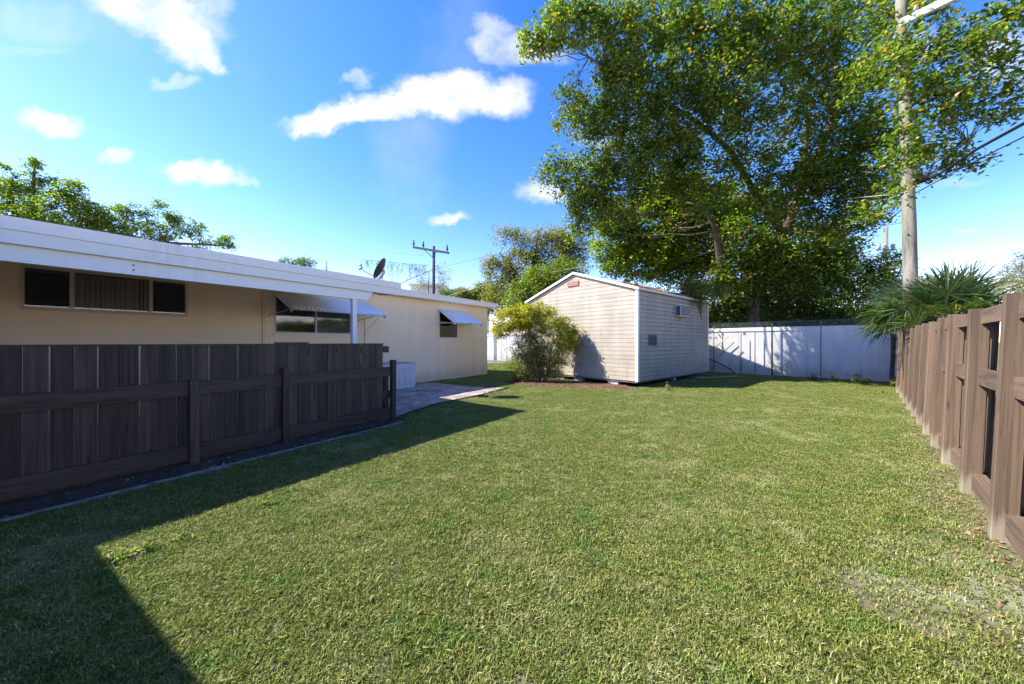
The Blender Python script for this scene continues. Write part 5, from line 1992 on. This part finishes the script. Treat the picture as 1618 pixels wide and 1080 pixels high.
c = P(1446, 494, 8.9)
palm('large dark green fan palm overhanging the corner of brown fence', c, Vector((c.x, c.y, .0)), 66, .76, .55, 'frond', -.55, 40, .15, 3, .35, Vector((-.7, -.6, .1)))
c = P(1495, 500, 8.0)
palm('lower dark palm clump behind brown fence right of utility pole', c, Vector((c.x, c.y, 0)), 46, .80, .55, 'frond', -.1, 38, .12, 5, .12)
c = P(1108, 474, 14.2)
b0 = P(1100, 560, 16.2)
palm('half dry small palm hanging over the far end of shed', c, Vector((b0.x, b0.y, 0)), 24, .85, .62, 'frond_mixed', -.7, 26, .07, 9, .35, Vector((-.6, -.7, -.2)), 2.0)


# --- small plants and odds and ends along the wall
def sprout(px, py, h, label, mat='leaf_dark', n=9, size=.07, group=None, seed=1):
    b = at(px, py)
    r = random.Random(seed)
    root = thing('weed_plant', label, 'plant', tuple(b), 0, group)
    mb = MB(); cs = []
    for k in range(n):
        d = Vector((r.gauss(0, .35), r.gauss(0, .25), 1)).normalized()
        e = d * h * r.uniform(.5, 1)
        mb.tube([Vector((0, 0, -.02)), e * .5 + Vector((r.gauss(0, .02), 0, 0)), e], [.006, .005, .002], 4, False)
        for t in (.4, .6, .8, 1.0):
            cs.append(tuple(e * t))
    mb.build('stem', M['twig'], root)
    V, Fc = leaves(cs, 4, .03, size, .5, .2, .2)
    tag(put('foliage', npmesh('foliage', V, Fc, M[mat]), root), kind='stuff')


sprout(1284, 603, .42, 'dark spiky weed at foot of wall, leftmost of four', seed=2, n=7)
sprout(1318, 604, .36, 'thin leafy weed second from left at wall foot', 'leaf_big', seed=3, n=5)
sprout(1350, 607, .40, 'bushy low weed at wall foot near fence corner', seed=4, n=8)
sprout(1368, 609, .26, 'small green weed at wall foot closest to palm', 'leaf_big', seed=5, n=7)
sprout(1226, 598, .9, 'climbing sprig beside the dark green fence post', seed=6, n=4)
sprout(1055, 617, .24, 'pale tuft of weeds in front of shed side', 'leaf_pale', seed=7, n=6, size=.05)
sprout(1412, 612, .22, 'low green weeds where fence meets white wall', 'leaf_big', seed=8, n=8)
for i, (px, py, h, mt, lb, gp) in enumerate((
        (640, 672, .09, 'leaf_fresh', 'bright broadleaf weed in shade nearest the dark fence end post', 'weeds by the patio edge'),
        (672, 668, .08, 'leaf_fresh', 'bright broadleaf weed in shaded grass midway along patio edging', 'weeds by the patio edge'),
        (655, 690, .09, 'leaf_fresh', 'bright broadleaf weed in shade, farthest from the patio edging', 'weeds by the patio edge'),
        (700, 662, .07, 'leaf_fresh', 'small weed in shaded grass near the sunlit patio corner', 'weeds by the patio edge'),
        (500, 720, .07, 'leaf_big', 'small broadleaf weed in shaded grass beside the kerb', None),
        (172, 893, .07, 'leaf_big', 'weed at the corner of the shadow, farthest left of its row', 'weeds on the shadow line'),
        (200, 884, .06, 'leaf_big', 'weed second from left on the shadow line', 'weeds on the shadow line'),
        (236, 873, .06, 'leaf_big', 'weed third from left on the shadow line', 'weeds on the shadow line'),
        (285, 858, .06, 'leaf_big', 'weed farthest right of its row on the shadow line', 'weeds on the shadow line'),
        (420, 800, .06, 'leaf_big', 'small green weed on shadow edge left of sunny lawn', None),
        (1395, 622, .08, 'leaf_big', 'low weed in the grass a step before fence corner', 'weeds before the fence corner'),
        (1380, 612, .12, 'leaf_big', 'taller weed in the grass close to the white wall', 'weeds before the fence corner'))):
    sprout(px, py, h, lb, mt, 7, .026, gp, 20 + i)

# things leaning on the wall behind the shed
def wl(px, py, off):
    t, z = along(WO, WD, px, py, off, WN)
    v = WO + WD * t + WN * off
    return Vector((v.x, v.y, z))


pts = [wl(1117, 557, .36), wl(1135, 545, .34), wl(1151, 531, .33)]
tag(MB().tube(pts, .02, 8).build('broom_handle', M['yellow'], None, True), 'yellow pole leaning over the chain link right of shed', 'pole')
pts = [wl(1118, 567, .38), wl(1135, 573, .40), wl(1152, 582, .42), wl(1162, 591, .42), wl(1168, 595, .42)]
tag(MB().tube(pts, .024, 8).build('drain_pipe', M['hose'], None, True), 'black flexible pipe curving down to ground right of shed', 'pipe')
tag(MB().tube([wl(1136, 563, .3), wl(1160, 541, .3)], .018, 6).build('metal_rod', M['wire'], None, True), 'dark thin rod propped diagonally against chain link', 'rod')
for i, (p0, p1, lb) in enumerate((((1082, 596), (1120, 598), 'weathered board lying on the ground beside shed'), ((1100, 600), (1172, 597), 'longer weathered board lying in grass toward the wall'))):
    a, b_ = at(*p0), at(*p1)
    d = b_ - a; ln = d.length
    r = tag(MB().box(0, ln, -.07, .07, 0, .03).build('loose_board', M['oldboard']), lb, 'board')
    r.location = (a.x, a.y, a.z + .035 + i * .012); r.rotation_euler = (0, 0, math.atan2(d.y, d.x))

# strip of dry leaves and pale soil at the foot of the brown fence
FOOT = [((Vector((RP.x, RP.y)) + RU * t + RN * o)) for t, o in ((-2.2, -.02), (9.5, -.02), (9.5, .25), (4, .32), (0, .5), (-2.2, .6))]
FOOTP = [(p.x, p.y) for p in FOOT]
def fw(x, y):
    o = (Vector((x, y)) - Vector((RP.x, RP.y))).dot(RN)
    return math.exp(-max(0, o - .08) * 7)
scatter_chips('dry_leaves', 'dry orange brown leaves along foot of the brown fence', 'fallen leaves', FOOTP, 900, .017, M['litter'], .012, .12, fw)
# few dead leaves on the lawn
lp = [at(*p) for p in ((300, 1075), (1500, 1075), (1560, 900), (1380, 640), (1000, 640), (700, 690), (350, 850))]
scatter_chips('fallen_leaves', 'scattered small brown leaves on the sunlit lawn', 'fallen leaves', [(p.x, p.y) for p in lp], 110, .013, M['litter'], .028, .1)


# ------------------------------------------------------------------ grass
def grass_patch(k, nbl, size, hmin, hmax):
    n = nbl
    x = rng.uniform(-size / 2, size / 2, n); y = rng.uniform(-size / 2, size / 2, n)
    h = rng.uniform(hmin, hmax, n) * (1 + .35 * np.sin(x * 40 + k) * np.cos(y * 37 + k * 2))
    az = rng.uniform(0, 2 * np.pi, n)
    lean = rng.uniform(.15, 1.35, n)
    w = rng.uniform(.0013, .0028, n)
    dx, dy = np.cos(az), np.sin(az)
    sx, sy = -dy, dx
    tw = rng.uniform(-.8, .8, n)
    bx, by = x, y
    V = np.zeros((n, 5, 3))
    V[:, 0] = np.stack([bx - sx * w, by - sy * w, np.zeros(n) - .004], 1)
    V[:, 1] = np.stack([bx + sx * w, by + sy * w, np.zeros(n) - .004], 1)
    mx_, my_ = bx + dx * h * lean * .35, by + dy * h * lean * .35
    mz = h * .62
    V[:, 2] = np.stack([mx_ - sx * w * .9, my_ - sy * w * .9, mz], 1)
    V[:, 3] = np.stack([mx_ + sx * w * .9, my_ + sy * w * .9, mz + tw * w], 1)
    V[:, 4] = np.stack([bx + dx * h * lean, by + dy * h * lean, h * (1.05 - .28 * lean)], 1)
    i = np.arange(n) * 5
    Fc = np.stack([np.stack([i, i + 1, i + 3], 1), np.stack([i, i + 3, i + 2], 1), np.stack([i + 2, i + 3, i + 4], 1)], 1).reshape(-1, 3)
    return npmesh('grass_patch', V.reshape(-1, 3), Fc, M['grass'])


def lawn():
    gcol = bpy.data.collections.new('grass_patches')
    size = .30
    for k in range(10):
        n_, h0, h1 = ((1500, .009, .025) if k < 6 else (900, .016, .042) if k < 8 else (330, .008, .022))
        o = bpy.data.objects.new('grass_patch', grass_patch(k, n_, size, h0, h1))
        gcol.objects.link(o)
    bed = BEDPOLY
    st = .19
    pts, rot, idx, scl = [], [], [], []
    kA = [(p.x, p.y) for p in kpts_all]
    def right_of_kerb(x, y):
        # signed side of the kerb line
        best = None
        for (x1, y1), (x2, y2) in zip(kA, kA[1:]):
            if y1 <= y <= y2:
                xx = x1 + (x2 - x1) * (y - y1) / (y2 - y1)
                return x > xx + .10
        return True
    shedpoly = [tuple(S2W(a, b, 0).xy) for a, b in ((-.1, -.0), (SW + .1, .0), (SW + .1, -SD), (-.1, -SD))]
    mcore = MULCH
    y = 1.0
    while y < 24:
        x = -1.62 * y - .5
        while x < 1.55 * y + .3:
            qx, qy = x + random.uniform(-.055, .055), y + random.uniform(-.055, .055)
            x += st
            v = Vector((qx, qy))
            # right fence
            if (v - Vector((RP.x, RP.y))).dot(RN) < .07: continue
            foot = (v - Vector((RP.x, RP.y))).dot(RN)
            # white wall
            if (v - WO).dot(WN) < .12: continue
            # house
            if (v - W0).dot(NH) < .12 and (v - W0).dot(U) < S_END + .05: continue
            if not right_of_kerb(qx, qy): continue
            if inside(PATIO, qx, qy): continue
            if qx < -5.5 and qy < 8: continue
            hs_ = (v - W0)
            if hs_.dot(U) < sH(560)[0] and hs_.dot(NH) < 3.2: continue
            if inside(mcore, qx, qy) and (random.random() < .9 or inside(mcore, qx - .15, qy - .2)): continue
            if inside(shedpoly, qx, qy) and random.random() < .9: continue
            pts.append((qx, qy, gz(qx, qy) + .002)); rot.append(random.uniform(0, 6.28))
            near_edge = inside(PATIO, qx - .12, qy + .12)
            sparse = foot < .30 + .25 * random.random() or (qx > 2.0 and qy < 2.6 and foot < 1.0 and random.random() < .6)
            idx.append(random.randint(8, 9) if sparse else random.randint(0, 5) if random.random() < .90 and not near_edge else random.randint(6, 7))
            scl.append(random.uniform(.92, 1.25))
        y += st
    me = bpy.data.meshes.new('grass')
    me.from_pydata(pts, [], [])
    for nm, typ, data in (('rot', 'FLOAT', rot), ('idx', 'INT', idx), ('scl', 'FLOAT', scl)):
        a = me.attributes.new(nm, typ, 'POINT')
        a.data.foreach_set('value', data)
    o = put('grass', me)
    tag(o, 'short mown green lawn grass with dry straw patches', 'grass', kind='stuff')
    ng = bpy.data.node_groups.new('scatter_grass', 'GeometryNodeTree')
    ng.interface.new_socket('Geometry', in_out='INPUT', socket_type='NodeSocketGeometry')
    ng.interface.new_socket('Geometry', in_out='OUTPUT', socket_type='NodeSocketGeometry')
    gi = ng.nodes.new('NodeGroupInput'); go = ng.nodes.new('NodeGroupOutput')
    ci = ng.nodes.new('GeometryNodeCollectionInfo')
    ci.inputs['Collection'].default_value = gcol
    ci.inputs['Separate Children'].default_value = True
    ci.inputs['Reset Children'].default_value = True
    ip = ng.nodes.new('GeometryNodeInstanceOnPoints')
    ip.inputs['Pick Instance'].default_value = True
    def attr(nm, typ):
        a = ng.nodes.new('GeometryNodeInputNamedAttribute'); a.data_type = typ
        a.inputs['Name'].default_value = nm
        return a.outputs['Attribute']
    cx = ng.nodes.new('ShaderNodeCombineXYZ')
    ng.links.new(attr('rot', 'FLOAT'), cx.inputs[2])
    ng.links.new(gi.outputs[0], ip.inputs['Points'])
    ng.links.new(ci.outputs[0], ip.inputs['Instance'])
    ng.links.new(attr('idx', 'INT'), ip.inputs['Instance Index'])
    ng.links.new(cx.outputs[0], ip.inputs['Rotation'])
    ng.links.new(attr('scl', 'FLOAT'), ip.inputs['Scale'])
    ng.links.new(ip.outputs[0], go.inputs[0])
    md = o.modifiers.new('scatter', 'NODES'); md.node_group = ng
    print('grass instances', len(pts))


lawn()
